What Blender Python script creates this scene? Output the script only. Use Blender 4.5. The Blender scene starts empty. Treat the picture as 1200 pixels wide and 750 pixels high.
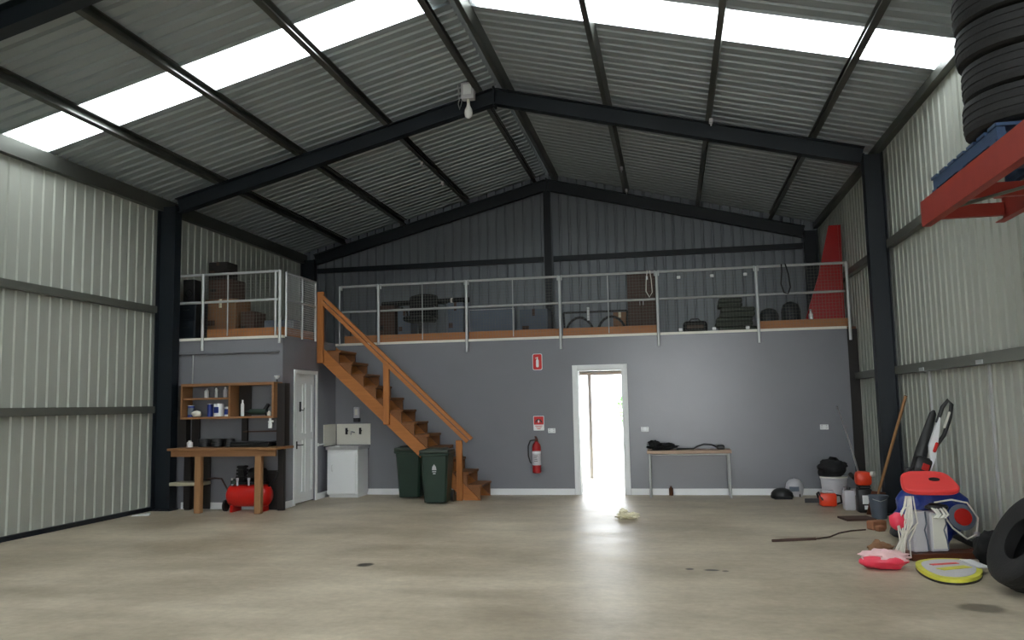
import bpy, bmesh, math, random
from mathutils import Vector, Matrix, noise as mnoise
random.seed(7)
PI = math.pi
scn = bpy.context.scene
C = scn.collection

# ------------------------------------------------------------------ camera
def make_camera():
    f, yaw, pitch, roll, h = 964.1, .1901, .1017, .0197, 1.497      # focal length in pixels of a 1200 wide frame
    cy, sy, cp, sp, c, s = math.cos(yaw), math.sin(yaw), math.cos(pitch), math.sin(pitch), math.cos(roll), math.sin(roll)
    R = Vector((cy, sy, 0)); F0 = Vector((-sy, cy, 0)); Z = Vector((0, 0, 1))
    F = F0*cp + Z*sp; U = -F0*sp + Z*cp
    X = R*c - U*s; Y = R*s + U*c
    cam = bpy.data.cameras.new('camera'); cam.sensor_width = 36; cam.lens = f/1200*36; cam.clip_start = .05; cam.clip_end = 500
    o = bpy.data.objects.new('camera', cam); C.objects.link(o)
    m = Matrix((X, Y, -F)).transposed().to_4x4(); m.translation = (0, 0, h)
    o.matrix_world = m
    scn.camera = o
make_camera()

# ------------------------------------------------------------------ sky and exposure
w = bpy.data.worlds.new('overcast_sky'); scn.world = w; w.use_nodes = True
bg = w.node_tree.nodes['Background']; bg.inputs[0].default_value = (.93, .97, 1, 1); bg.inputs[1].default_value = 1.0
vs = scn.view_settings
vs.view_transform = 'Standard'; vs.look = 'None'; vs.gamma = 1; vs.use_curve_mapping = False; vs.exposure = 3.6

# ------------------------------------------------------------------ materials
def S(r, g, b):
    f = lambda v: (v/255/12.92 if v/255 <= .04045 else ((v/255+.055)/1.055)**2.4)
    return (f(r), f(g), f(b), 1)
def mat(name, col, rough=.6, metal=0, var=.12, scale=6, bump=0, bscale=40, spec=.5, stretch=(1,1,1), trans=0):
    m = bpy.data.materials.new(name); m.use_nodes = True
    nt = m.node_tree; N = nt.nodes; L = nt.links
    b = N['Principled BSDF']; b.inputs['Roughness'].default_value = rough; b.inputs['Metallic'].default_value = metal
    b.inputs['Specular IOR Level'].default_value = spec
    tc = N.new('ShaderNodeTexCoord'); mp = N.new('ShaderNodeMapping'); mp.inputs['Scale'].default_value = stretch
    L.new(tc.outputs['Object'], mp.inputs[0])
    n = N.new('ShaderNodeTexNoise'); n.inputs['Scale'].default_value = scale; n.inputs['Detail'].default_value = 5
    L.new(mp.outputs[0], n.inputs['Vector'])
    r = N.new('ShaderNodeMix'); r.data_type = 'RGBA'
    r.inputs['A'].default_value = tuple(c*(1-var) for c in col[:3])+(1,)
    r.inputs['B'].default_value = tuple(min(1, c*(1+var)) for c in col[:3])+(1,)
    L.new(n.outputs['Fac'], r.inputs['Factor']); L.new(r.outputs['Result'], b.inputs['Base Color'])
    if bump:
        n2 = N.new('ShaderNodeTexNoise'); n2.inputs['Scale'].default_value = bscale; n2.inputs['Detail'].default_value = 4
        L.new(mp.outputs[0], n2.inputs['Vector'])
        bp = N.new('ShaderNodeBump'); bp.inputs['Strength'].default_value = bump; bp.inputs['Distance'].default_value = .01
        L.new(n2.outputs['Fac'], bp.inputs['Height']); L.new(bp.outputs[0], b.inputs['Normal'])
    if trans: b.inputs['Transmission Weight'].default_value = trans
    return m
def wood(name, col, var=.3, axis='X', rough=.6):
    st = {'X': (1.2, 14, 14), 'Y': (14, 1.2, 14), 'Z': (14, 14, 1.2)}[axis]
    return mat(name, col, rough, 0, var, 3, .15, 10, .4, st)
def floor_material():
    m = bpy.data.materials.new('worn_concrete'); m.use_nodes = True
    nt = m.node_tree; N = nt.nodes; L = nt.links; b = N['Principled BSDF']
    tc = N.new('ShaderNodeTexCoord')
    def noise(scale, st, det=6, rough=.6):
        mp = N.new('ShaderNodeMapping'); mp.inputs['Scale'].default_value = st; L.new(tc.outputs['Object'], mp.inputs[0])
        n = N.new('ShaderNodeTexNoise'); n.inputs['Scale'].default_value = scale; n.inputs['Detail'].default_value = det; n.inputs['Roughness'].default_value = rough
        L.new(mp.outputs[0], n.inputs['Vector']); return n
    def ramp(inp, p0, c0, p1, c1):
        r = N.new('ShaderNodeValToRGB'); e = r.color_ramp.elements
        e[0].position = p0; e[0].color = c0; e[1].position = p1; e[1].color = c1
        L.new(inp, r.inputs[0]); return r
    n1 = noise(.55, (1, 1, 1)); n2 = noise(1.3, (.5, 1.5, 1), 7, .68); n3 = noise(14, (1, 1, 1), 5)
    r1 = ramp(n1.outputs['Fac'], .3, S(150, 137, 116), .7, S(202, 191, 170))
    r2 = ramp(n2.outputs['Fac'], 0.32, (.74, .72, .69, 1), .66, (1.08, 1.08, 1.08, 1))
    r3 = ramp(n3.outputs['Fac'], .3, (.88, .88, .88, 1), .7, (1.06, 1.06, 1.06, 1))
    def mul(a, c):
        x = N.new('ShaderNodeMix'); x.data_type = 'RGBA'; x.blend_type = 'MULTIPLY'; x.inputs['Factor'].default_value = 1
        L.new(a, x.inputs['A']); L.new(c, x.inputs['B']); return x.outputs['Result']
    col = mul(mul(r1.outputs[0], r2.outputs[0]), r3.outputs[0])
    # oil stains on the slab
    for (x, y, rx, ry, k) in ((-2.94, 7.61, .085, .11, .1), (.09, 7.69, .05, .05, .12), (.28, 7.66, .075, .045, .1), (.40, 7.63, .035, .04, .25), (2.09, 6.5, .16, .16, .4), (-.7, 10.3, .5, .3, .85), (1.45, 9.5, .5, .12, .7), (-5.2, 8.6, .9, .5, .86)):
        mp = N.new('ShaderNodeMapping'); mp.vector_type = 'POINT'
        mp.inputs['Location'].default_value = (-x/rx, -y/ry, 0); mp.inputs['Scale'].default_value = (1/rx, 1/ry, 1)
        L.new(tc.outputs['Object'], mp.inputs[0])
        ln = N.new('ShaderNodeVectorMath'); ln.operation = 'LENGTH'; L.new(mp.outputs[0], ln.inputs[0])
        ad = N.new('ShaderNodeMath'); ad.operation = 'ADD'; L.new(ln.outputs['Value'], ad.inputs[0])
        nn = noise(5, (1, 1, 1), 3); L.new(nn.outputs['Fac'], ad.inputs[1])
        rr = ramp(ad.outputs[0], .0, (k, k*.97, k*.93, 1), 1, (1, 1, 1, 1))
        rr.color_ramp.elements[0].position = .75; rr.color_ramp.elements[1].position = 1.0
        mr = N.new('ShaderNodeMath'); mr.operation = 'MULTIPLY'; mr.inputs[1].default_value = .65; L.new(ad.outputs[0], mr.inputs[0])
        L.new(mr.outputs[0], rr.inputs[0])
        col = mul(col, rr.outputs[0])
    L.new(col, b.inputs['Base Color'])
    rr = N.new('ShaderNodeMapRange'); rr.inputs['To Min'].default_value = .33; rr.inputs['To Max'].default_value = .62
    L.new(n2.outputs['Fac'], rr.inputs['Value']); L.new(rr.outputs[0], b.inputs['Roughness'])
    bp = N.new('ShaderNodeBump'); bp.inputs['Strength'].default_value = .25; bp.inputs['Distance'].default_value = .01
    L.new(n3.outputs['Fac'], bp.inputs['Height']); L.new(bp.outputs[0], b.inputs['Normal'])
    return m
def skylight_material():
    m = bpy.data.materials.new('translucent_sheet'); m.use_nodes = True
    nt = m.node_tree; N = nt.nodes; L = nt.links; N.clear()
    o = N.new('ShaderNodeOutputMaterial'); a = N.new('ShaderNodeBsdfTransparent'); a.inputs[0].default_value = (.82, .84, .84, 1)
    t = N.new('ShaderNodeBsdfTranslucent'); t.inputs[0].default_value = (.85, .87, .86, 1)
    mx = N.new('ShaderNodeMixShader'); mx.inputs[0].default_value = .4
    L.new(a.outputs[0], mx.inputs[1]); L.new(t.outputs[0], mx.inputs[2]); L.new(mx.outputs[0], o.inputs[0])
    return m
M = {}
M['floor'] = floor_material()
M['sky'] = skylight_material()
M['clad'] = mat('zinc_wall_sheet', S(166, 169, 159), .5, .2, .08, 1.5, 0, stretch=(1, 1, .3))
M['roof'] = mat('zinc_roof_sheet', S(166, 174, 177), .5, .3, .1, 1.2)
M['gable'] = mat('grey_gable_sheet', S(122, 127, 132), .45, .3, .08, 1.5)
M['steel'] = mat('navy_painted_steel', S(16, 25, 33), .5, .1, .15, 3)
M['purlin'] = mat('dark_galvanised_purlin', S(92, 94, 88), .38, .6, .15, 3)
M['girt'] = mat('galvanised_girt', S(110, 112, 104), .45, .5, .12, 3)
M['galv'] = mat('galvanised_tube', S(190, 193, 192), .38, .5, .1, 8)
M['grey'] = mat('grey_painted_board', S(120, 121, 126), .27, 0, .07, 1.8, .22, 7, .5)
M['white'] = mat('white_gloss_paint', S(228, 230, 230), .35, 0, .03, 3)
M['offwhite'] = mat('offwhite_enamel', S(222, 220, 208), .35, 0, .04, 5)
M['pine'] = wood('orange_pine', S(168, 106, 54), .25, 'X')
M['pinez'] = wood('orange_pine_upright', S(168, 106, 54), .25, 'Z')
M['tread'] = wood('brown_tread', S(122, 78, 44), .3, 'Y')
M['bench'] = wood('bench_timber', S(140, 100, 66), .25, 'X')
M['benchz'] = wood('bench_leg_timber', S(150, 112, 76), .25, 'Z')
M['toe'] = wood('toe_board_timber', S(158, 104, 64), .25, 'X')
M['ply'] = wood('brown_particle_board', S(118, 80, 52), .2, 'X')
M['dark'] = mat('black_stained_board', S(34, 30, 28), .6, 0, .2, 5)
M['black'] = mat('black_plastic', S(22, 22, 23), .45, 0, .15, 8)
M['blackcloth'] = mat('black_cloth', S(20, 20, 22), .9, 0, .3, 20, .4, 60)
M['rubber'] = mat('tyre_rubber', S(15, 15, 15), .72, 0, .25, 12, .3, 50)
M['red'] = mat('red_gloss_paint', S(190, 24, 18), .3, 0, .06, 5)
M['dkred'] = mat('deep_red_paint', S(158, 16, 20), .35, 0, .08, 5)
M['tabletop'] = wood('pale_worn_timber', S(178, 152, 132), .15, 'X')
M['palewood'] = wood('pale_grey_timber', S(168, 162, 138), .15, 'X')
M['redpl'] = mat('red_plastic', S(226, 62, 60), .45, 0, .08, 6)
M['orange'] = mat('orange_plastic', S(222, 62, 26), .4, 0, .1, 6)
M['rackred'] = mat('worn_red_rack_steel', S(150, 50, 38), .5, .1, .2, 6)
M['blue'] = mat('blue_vinyl', S(24, 46, 122), .4, 0, .25, 6, .25, 14)
M['pallet'] = wood('blue_pallet_timber', S(44, 66, 96), .2, 'Y')
M['green'] = mat('dark_green_bin_plastic', S(26, 48, 38), .42, 0, .12, 6)
M['lid'] = mat('faded_bin_lid', S(44, 54, 46), .5, 0, .15, 6)
M['glass'] = mat('bulb_glass', S(240, 240, 236), .15, 0, .01, 3)
M['pink'] = mat('pink_red_vinyl', S(228, 60, 84), .35, 0, .15, 10, .2, 20)
M['pinkwhite'] = mat('pale_pink_plastic_film', S(236, 190, 190), .3, 0, .3, 14, .3, 25)
M['yellow'] = mat('yellow_green_foam', S(205, 200, 70), .6, 0, .3, 7)
M['palegrey'] = mat('pale_grey_panel', S(190, 188, 192), .6, 0, .08, 6)
M['rope'] = mat('white_rope', S(222, 218, 206), .8, 0, .15, 30)
M['brick'] = mat('red_brown_brick', S(150, 100, 72), .85, 0, .25, 14, .5, 30)
M['tan'] = mat('brown_cardboard', S(134, 98, 70), .8, 0, .12, 4)
M['dkbrown'] = mat('dark_brown_board', S(74, 54, 46), .7, 0, .15, 4)
M['conc'] = mat('outdoor_concrete', S(205, 203, 196), .8, 0, .1, 2)
M['leaf'] = mat('shrub_leaf', S(95, 150, 78), .6, 0, .2, 9)
M['bluegrey'] = mat('blue_grey_fabric', S(96, 104, 116), .8, 0, .15, 5)
M['dkgreen'] = mat('dark_green_canvas', S(52, 60, 50), .8, 0, .25, 6)
M['paper'] = mat('cream_paper', S(226, 220, 192), .8, 0, .12, 12)
M['silver'] = mat('bare_aluminium', S(205, 205, 205), .3, .8, .08, 6)
M['brownmetal'] = mat('rust_brown_metal', S(96, 50, 30), .5, .2, .2, 8)
M['wineglass'] = mat('brown_bottle_glass', S(80, 46, 26), .25, 0, .1, 8)

# ------------------------------------------------------------------ mesh helpers
class MB:
    def __init__(s): s.v = []; s.f = []; s.m = []
    def add(s, vs, fs, T=None, mi=0):
        n = len(s.v)
        s.v += [tuple(T @ Vector(p)) if T else tuple(p) for p in vs]
        s.f += [tuple(i+n for i in f) for f in fs]; s.m += [mi]*len(fs)
        return s
    def box(s, c, d, T=None, mi=0):
        x, y, z = c; a, b, e = d[0]/2, d[1]/2, d[2]/2
        vs = [(x+i*a, y+j*b, z+k*e) for i in (-1, 1) for j in (-1, 1) for k in (-1, 1)]
        return s.add(vs, [(0, 1, 3, 2), (4, 6, 7, 5), (0, 4, 5, 1), (2, 3, 7, 6), (0, 2, 6, 4), (1, 5, 7, 3)], T, mi)
    def rbox(s, c, d, b=.01, seg=1, T=None, mi=0):
        bm = bmesh.new(); bmesh.ops.create_cube(bm, size=1)
        for v in bm.verts: v.co = Vector((v.co.x*d[0]+c[0], v.co.y*d[1]+c[1], v.co.z*d[2]+c[2]))
        bmesh.ops.bevel(bm, geom=bm.edges[:], offset=b, segments=seg, affect='EDGES', profile=.5)
        bm.verts.index_update()
        s.add([v.co for v in bm.verts], [[v.index for v in f.verts] for f in bm.faces], T, mi); bm.free(); return s
    def bar(s, p0, p1, w, h, up=(0, 0, 1), mi=0):
        """a rectangular bar from p0 to p1, w across and h along up"""
        p0, p1 = Vector(p0), Vector(p1); d = (p1-p0).normalized(); up = Vector(up)
        a = d.cross(up).normalized(); u = a.cross(d).normalized()
        vs = [p+a*i*w/2+u*j*h/2 for p in (p0, p1) for i, j in ((-1, -1), (1, -1), (1, 1), (-1, 1))]
        return s.add(vs, [(3, 2, 1, 0), (4, 5, 6, 7), (0, 1, 5, 4), (1, 2, 6, 5), (2, 3, 7, 6), (3, 0, 4, 7)], None, mi)
    def tube(s, pts, r, n=8, closed=False, cap=True, mi=0):
        pts = [Vector(p) for p in pts]; k = len(pts); rs = r if isinstance(r, (list, tuple)) else [r]*k
        prev = None; rings = []
        for i, p in enumerate(pts):
            if closed: d = pts[(i+1) % k]-pts[i-1]
            else: d = pts[min(i+1, k-1)]-pts[max(i-1, 0)]
            d.normalize()
            if prev is None:
                a = d.orthogonal().normalized()
            else:
                a = prev-d*prev.dot(d)
                a = a.normalized() if a.length > 1e-6 else d.orthogonal().normalized()
            prev = a; b = d.cross(a)
            rings.append([p+(a*math.cos(2*PI*j/n)+b*math.sin(2*PI*j/n))*rs[i] for j in range(n)])
        vs = [v for q in rings for v in q]; fs = []
        for i in range(k if closed else k-1):
            i2 = (i+1) % k
            for j in range(n):
                j2 = (j+1) % n; fs.append((i*n+j, i*n+j2, i2*n+j2, i2*n+j))
        if cap and not closed: fs += [tuple(range(n))[::-1], tuple((k-1)*n+j for j in range(n))]
        return s.add(vs, fs, None, mi)
    def lathe(s, prof, n=20, T=None, mi=0):
        """profile of (radius, height) turned about z"""
        vs = []; fs = []; k = len(prof)
        for r, z in prof:
            vs += [(r*math.cos(2*PI*j/n), r*math.sin(2*PI*j/n), z) for j in range(n)]
        for i in range(k-1):
            for j in range(n):
                j2 = (j+1) % n; fs.append((i*n+j, i*n+j2, (i+1)*n+j2, (i+1)*n+j))
        if prof[0][0] > 1e-4 and prof[0] != prof[-1]: fs.append(tuple(range(n))[::-1])
        if prof[-1][0] > 1e-4 and prof[0] != prof[-1]: fs.append(tuple((k-1)*n+j for j in range(n)))
        return s.add(vs, fs, T, mi)
    def prism(s, poly, t, T=None, mi=0):
        """polygon in x, z pushed t along y"""
        n = len(poly); vs = [(x, 0, z) for x, z in poly]+[(x, t, z) for x, z in poly]
        fs = [tuple(range(n)), tuple(range(2*n-1, n-1, -1))]+[(i, n+i, n+(i+1) % n, (i+1) % n) for i in range(n)]
        return s.add(vs, fs, T, mi)
    def blob(s, c, r, amp=.12, fr=2.0, seed=0, nu=22, nv=14, flat=None, T=None, mi=0):
        vs = []; fs = []
        for i in range(nv+1):
            th = PI*i/nv
            for j in range(nu):
                ph = 2*PI*j/nu; d = Vector((math.sin(th)*math.cos(ph), math.sin(th)*math.sin(ph), math.cos(th)))
                k = 1+amp*mnoise.noise(d*fr+Vector((seed*3.1, seed, 0)))*2
                z = d.z*r[2]*k
                if flat is not None: z = max(z, flat)
                vs.append((c[0]+d.x*r[0]*k, c[1]+d.y*r[1]*k, c[2]+z))
        for i in range(nv):
            for j in range(nu):
                j2 = (j+1) % nu; fs.append((i*nu+j, (i+1)*nu+j, (i+1)*nu+j2, i*nu+j2))
        return s.add(vs, fs, T, mi)
    def obj(s, name, m, parent=None, loc=None, smooth=None):
        me = bpy.data.meshes.new(name); me.from_pydata(s.v, [], s.f)
        for k in (m if isinstance(m, (list, tuple)) else [m]): me.materials.append(M[k])
        if len(set(s.m)) > 1: me.polygons.foreach_set('material_index', s.m)
        bm = bmesh.new(); bm.from_mesh(me); bmesh.ops.recalc_face_normals(bm, faces=bm.faces[:]); bm.to_mesh(me); bm.free()
        if smooth:
            me.polygons.foreach_set('use_smooth', [True]*len(me.polygons)); me.set_sharp_from_angle(angle=math.radians(smooth))
        o = bpy.data.objects.new(name, me); C.objects.link(o); o.parent = parent
        if loc is not None: o.location = loc
        return o
def tag(o, label=None, cat=None, group=None, kind=None):
    if label: o['label'] = label
    if cat: o['category'] = cat
    if group: o['group'] = group
    if kind: o['kind'] = kind
    return o
def thing(name, label, cat, loc=(0, 0, 0), rz=0, group=None, kind=None):
    o = bpy.data.objects.new(name, None); C.objects.link(o); o.empty_display_size = .1
    o.location = loc; o.rotation_euler = (0, 0, rz)
    return tag(o, label, cat, group, kind)
def dup(root, loc, rz=None, label=None):
    r = root.copy(); C.objects.link(r); r.location = loc
    if rz is not None: r.rotation_euler = (0, 0, rz)
    if label: r['label'] = label
    for ch in list(root.children):
        c = ch.copy(); C.objects.link(c); c.parent = r
        for g in list(ch.children):
            d = g.copy(); C.objects.link(d); d.parent = c
    return r
def link_copy(o, name, parent, loc):
    c = o.copy(); c.name = name; C.objects.link(c); c.parent = parent; c.location = loc; return c
RX = lambda a: Matrix.Rotation(a, 4, 'X')
RY = lambda a: Matrix.Rotation(a, 4, 'Y')
RZ = lambda a: Matrix.Rotation(a, 4, 'Z')
TR = lambda x, y, z: Matrix.Translation((x, y, z))

# ------------------------------------------------------------------ shed dimensions (metres)
XL, XR, XRI = -7.83, 2.90, -2.394          # side walls and ridge
ZAP, SL = 6.256, .256                      # roof apex (underside of sheet) and slope
YF, YB, YM, YRM = -4.3, 16.63, 13.61, 11.60  # front, back, mezzanine wall, small room front
XS, ZM = -5.79, 2.61                       # side of small room, mezzanine deck level
FRAMES = (-4.1, 1.03, 6.23, 11.43)
roofz = lambda x: ZAP-SL*abs(x-XRI)
SHEET = .762
def profile(width, ribs=4, dep=.024):
    """trapezoid rib profile over one sheet: (along, depth) pairs"""
    p = width/ribs; pts = []
    for i in range(ribs):
        a = i*p
        pts += [(a, 0), (a+p-.062, 0), (a+p-.046, dep), (a+p-.016, dep)]
    pts += [(width, 0), (width+.025, .0005)]; return pts

# ------------------------------------------------------------------ setting
g = MB(); g.box((-2.4, 6, -.36), (120, 120, .5)); tag(g.obj('ground', 'conc'), 'pale concrete ground outside around the shed', 'ground', kind='structure')
g = MB(); g.box(((XL+XR)/2, (YF+YB)/2, -.075), (XR-XL+.3, YB-YF+.3, .15)); tag(g.obj('floor', 'floor'), 'worn stained concrete floor slab of the shed', 'floor', kind='structure')

# side walls: ribbed sheets, girts, straps
def side_wall(name, x, sx, label, girt_z, eave_z, eave_h):
    root = thing(name, label, 'wall', (0, 0, 0), kind='structure')
    me = MB(); pr = profile(SHEET, 4, .017 if sx < 0 else .036); zt = roofz(x)+.05
    vs = [(x+sx*d, a, z) for a, d in pr for z in (.03, zt)]
    me.add(vs, [(2*i, 2*i+2, 2*i+3, 2*i+1) for i in range(len(pr)-1)])
    first = me.obj('cladding_sheet', 'clad', root, (0, YF, 0))
    n = int((YB-YF)/SHEET)+1
    for i in range(1, n): link_copy(first, 'cladding_sheet', root, (0, YF+i*SHEET-.0006*(i % 2), 0))
    ys = [YF]+[f for f in FRAMES]+[YB-.02]
    for z in girt_z:
        for y0, y1 in zip(ys[1:-1], ys[2:]):
            m = MB(); a, b = y0+.1, y1-.1; xi = x-sx*.04
            m.box((x-sx*.082, (a+b)/2, z), (.006, b-a, .10)); m.box((xi, (a+b)/2, z+.05), (.08, b-a, .006)); m.box((xi, (a+b)/2, z-.05), (.08, b-a, .006))
            m.obj('girt', 'girt', root)
    m = MB(); m.box((x-sx*.045, (YF+YB)/2, eave_z), (.09, YB-YF, eave_h)); m.obj('eave_purlin', 'purlin', root)
    m = MB(); m.box((x-sx*.03, (YF+YB)/2, .03), (.05, YB-YF-.2, .06)); m.obj('base_strip', 'steel', root)  # dark strip along the foot of the wall
    return root
wl = side_wall('wall_left', XL, -1, 'ribbed zinc side wall without shelves or tools against it', (1.515, 3.05), 4.72, .2)
wr = side_wall('wall_right', XR, 1, 'ribbed zinc side wall behind the rack and heap of gear', (1.83, 3.48), 4.83, .1)
for y in (10.15, 8.33):
    m = MB(); m.box((XR-.012, y, .93), (.02, .035, 1.72)); m.box((XR-.092, y, 1.80), (.012, .16, .04)); m.obj('bracing_strap', 'galv', wr)

# end walls
def gable_wall(name, y, label, opening, sy):
    root = thing(name, label, 'wall', kind='structure')
    pr = profile(SHEET); x = XL; m = 'gable'
    while x < XR-.01:
        me = MB(); pts = [(min(x+a, XR), d) for a, d in pr]
        for (a0, e0), (a1, e1) in zip(pts[:-1], pts[1:]):
            if a0 < XRI < a1: pts.insert(pts.index((a1, e1)), (XRI, e0+(e1-e0)*(XRI-a0)/(a1-a0))); break
        ox0, ox1, oz = opening
        zb = oz if (x+SHEET/2 > ox0 and x+SHEET/2 < ox1) else .03
        vs = []
        for a, d in pts: vs += [(a, y+sy*d, zb), (a, y+sy*d, roofz(a)+.05)]
        if x < XRI < x+SHEET: pass
        me.add(vs, [(2*i, 2*i+2, 2*i+3, 2*i+1) for i in range(len(pts)-1)]); me.obj('cladding_sheet', m, root)
        x += SHEET
    return root
wb = gable_wall('wall_back', YB, 'grey ribbed gable wall above the storage deck', (-3.4, .2, 2.10), 1)
wf = gable_wall('wall_front', YF, 'ribbed gable wall over the open vehicle entrance', (-1.6, 2.3, 3.7), -1)
def girt_x(root, z, x0, x1, y):
    m = MB(); m.box(((x0+x1)/2, y-.07, z), (x1-x0, .006, .1)); m.box(((x0+x1)/2, y-.035, z+.05), (x1-x0, .07, .006)); m.box(((x0+x1)/2, y-.035, z-.05), (x1-x0, .07, .006)); m.obj('girt', 'steel', root)
girt_x(wb, 2.16, -3.3, -.1, YB); girt_x(wb, 4.45, XL+.35, XRI-.1, YB); girt_x(wb, 4.45, XRI+.1, XR-.3, YB)

# roof: sheets on both slopes, three skylights, purlins, ridge cap
ceil = thing('ceiling', 'dark ribbed metal roof underside with bright translucent skylight strips', 'roof', kind='structure')
pr = profile(SHEET, 4, .036)
YS0 = 8.30; k0 = math.floor((YF-YS0)/SHEET); k1 = math.ceil((YB-YS0)/SHEET)
firsts = {}
for side in (-1, 1):
    xe = XL-.1 if side < 0 else XR+.1
    for k in range(k0, k1):
        sky = k in (0, -7, -14)
        key = (side, sky); loc = (0, YS0+k*SHEET, 0)
        if key not in firsts:
            me = MB(); x0 = XRI+side*.03
            vs = []
            for a, d in pr: vs += [(x0, a, roofz(x0)+d), (xe, a, roofz(xe)+d)]
            me.add(vs, [(2*i, 2*i+2, 2*i+3, 2*i+1) for i in range(len(pr)-1)])
            firsts[key] = me.obj('skylight_sheet' if sky else 'roof_sheet', 'sky' if sky else 'roof', ceil, loc)
        else: link_copy(firsts[key], firsts[key].name.split('.')[0], ceil, loc)
def purlin(x, d=.15, wd=.065):
    m = MB(); s = -1 if x < XRI else 1; zt = roofz(x); th = math.atan(SL)*s
    T = TR(x, (YF+YB)/2, zt) @ RY(th); L_ = YB-YF-.1
    m.box((wd/2*s, 0, -d/2), (.006, L_, d), T); m.box((0, 0, -.004), (wd, L_, .006), T); m.box((0, 0, -d), (wd, L_, .006), T); m.box((-wd/2*s, 0, -d+.01), (.006, L_, .02), T); m.box((-wd/2*s, 0, -.012), (.006, L_, .02), T)
    return m.obj('purlin', 'purlin', ceil)
for x in (-6.82, -5.48, -4.08, -2.66, -2.19, -.74, .66, 2.03): purlin(x)
m = MB(); m.prism([(XRI-.3, ZAP-.3*SL+.035), (XRI, ZAP+.045), (XRI+.3, ZAP-.3*SL+.035), (XRI+.3, ZAP-.3*SL+.04), (XRI, ZAP+.055), (XRI-.3, ZAP-.3*SL+.04)], YB-YF, TR(0, YF, 0)); m.obj('ridge_cap', 'roof', ceil)

# steel portal frames
def ibeam(mb, p0, p1, depth, width, updir, tf=.012, tw=.009):
    p0, p1, u = Vector(p0), Vector(p1), Vector(updir).normalized()
    mb.bar(p0, p1, tw, depth, u)
    for s in (-1, 1): mb.bar(p0+u*s*(depth/2-tf/2), p1+u*s*(depth/2-tf/2), width, tf, u)
def portal(y, label, w=.17):
    root = thing('portal_frame', label, 'steel frame', (XRI, y, 0))
    off = .16; dp = .23
    for s, xw in ((-1, XL), (1, XR)):
        xo = xw-s*(.04 if s < 0 else .05); dc = .31 if s < 0 else .24
        xc = xo-s*dc/2-XRI
        zt = roofz(xw)-off-.02
        m = MB(); ibeam(m, (xc, 0, .015), (xc, 0, zt), dc, w, (1, 0, 0)); m.obj('column', 'steel', root)
        m = MB(); m.box((xc, 0, .0075), (dc+.06, w+.06, .015)); m.obj('base_plate', 'steel', root)
        a = Vector((0, 0, ZAP-off-dp/2)); b = Vector((xo-s*dc-XRI, 0, roofz(xo-s*dc)-off-dp/2))
        d = (b-a).normalized(); n = Vector((0, 0, 1)); n = (n-d*n.dot(d)).normalized()
        m = MB(); ibeam(m, a, b, dp, w*.9, n); m.obj('rafter', 'steel', root)
    m = MB(); m.box((0, 0, ZAP-off-dp/2-.01), (.024, w+.02, dp+.06)); m.obj('apex_plate', 'steel', root)
    return root
portal(FRAMES[3], 'dark steel portal frame beside the workbench with lamp at its apex')
portal(FRAMES[2], 'dark steel portal frame near the high red tyre shelf')
portal(FRAMES[1], 'dark steel portal frame standing beyond the tyre shelf, towards the vehicle entrance')
pf = portal(YB-.16, 'dark steel end frame against the gable wall above the storage deck', .14)
m = MB(); ibeam(m, (0, .02, .015), (0, .02, ZAP-.4), .13, .13, (0, 1, 0)); m.obj('centre_column', 'steel', pf)

# ---- mezzanine wall, small room, deck
def painted(name, label, boxes):
    m = MB()
    for c, d in boxes: m.box(c, d)
    return tag(m.obj(name, 'grey'), label, 'wall', kind='structure')
DX0, DX1, DZ = -1.545, -.79, 2.04     # door opening
T_ = .11; yc = YM+T_/2
XW1 = 2.72
painted('wall_mezzanine', 'smooth grey painted wall with open white doorway under the storage deck', [
    (((XS+DX0)/2, yc, (ZM-.04)/2), (DX0-XS, T_, ZM-.04)), (((DX1+XW1)/2, yc, (ZM-.04)/2), (XW1-DX1, T_, ZM-.04)), (((DX0+DX1)/2, yc, (ZM-.04+DZ)/2), (DX1-DX0, T_, ZM-.04-DZ))])
m = MB(); m.box(((XW1+XR-.01)/2, YM+.10, ZM/2-.02), (XR-XW1-.01, .02, ZM-.04)); tag(m.obj('shade_strip_1', 'dark'), 'added dark strip standing for the shaded gap between the grey wall and the ribbed wall', 'shade_strip', kind='structure')  # strip added to block back-room light; its black stands for the gap's shade
painted('wall_room', 'grey painted wall behind the workbench', [(((XL+.06+XS)/2, YRM+.05, (ZM-.04)/2), (XS-XL-.06, .1, ZM-.04))])
SY0, SY1, SDZ = 12.03, 12.77, 2.04
painted('wall_side_room', 'grey painted side wall with white panelled door', [
    ((XS-.05, (YRM+.1+SY0)/2, (ZM-.04)/2), (.1, SY0-YRM-.1, ZM-.04)), ((XS-.05, (SY1+YM+T_)/2, (ZM-.04)/2), (.1, YM+T_-SY1, ZM-.04)), ((XS-.05, (SY0+SY1)/2, (ZM-.04+SDZ)/2), (.1, SY1-SY0, ZM-.04-SDZ))])
deck = thing('floor_mezzanine', 'raised storage deck over the grey rooms', 'floor', kind='structure')
m = MB(); m.box(((XL+.05+XR-.02)/2, (YM+T_+YB-.05)/2, ZM-.07), (XR-XL-.07, YB-YM-T_-.06, .14)); m.obj('deck_panel', 'ply', deck)
m = MB(); m.box(((XL+.05+XS)/2, (YRM+.1+YM+T_)/2, ZM-.07), (XS-XL-.05-.1, YM+T_-YRM-.1, .14)); m.obj('deck_panel', 'ply', deck)
m = MB(); m.box(((XS+XW1)/2, YM+.05, ZM-.02), (XW1-XS, .13, .04)); m.obj('edge_angle', 'offwhite', deck)
m = MB(); m.box(((XL+.1+XS)/2, YRM+.04, ZM-.02), (XS-XL-.1+.01, .12, .04)); m.obj('edge_angle', 'offwhite', deck)
m = MB(); m.box((XS-.04, (YRM+YM)/2, ZM-.02), (.1, YM-YRM-.1, .04)); m.obj('edge_angle', 'grey', deck)
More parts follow.
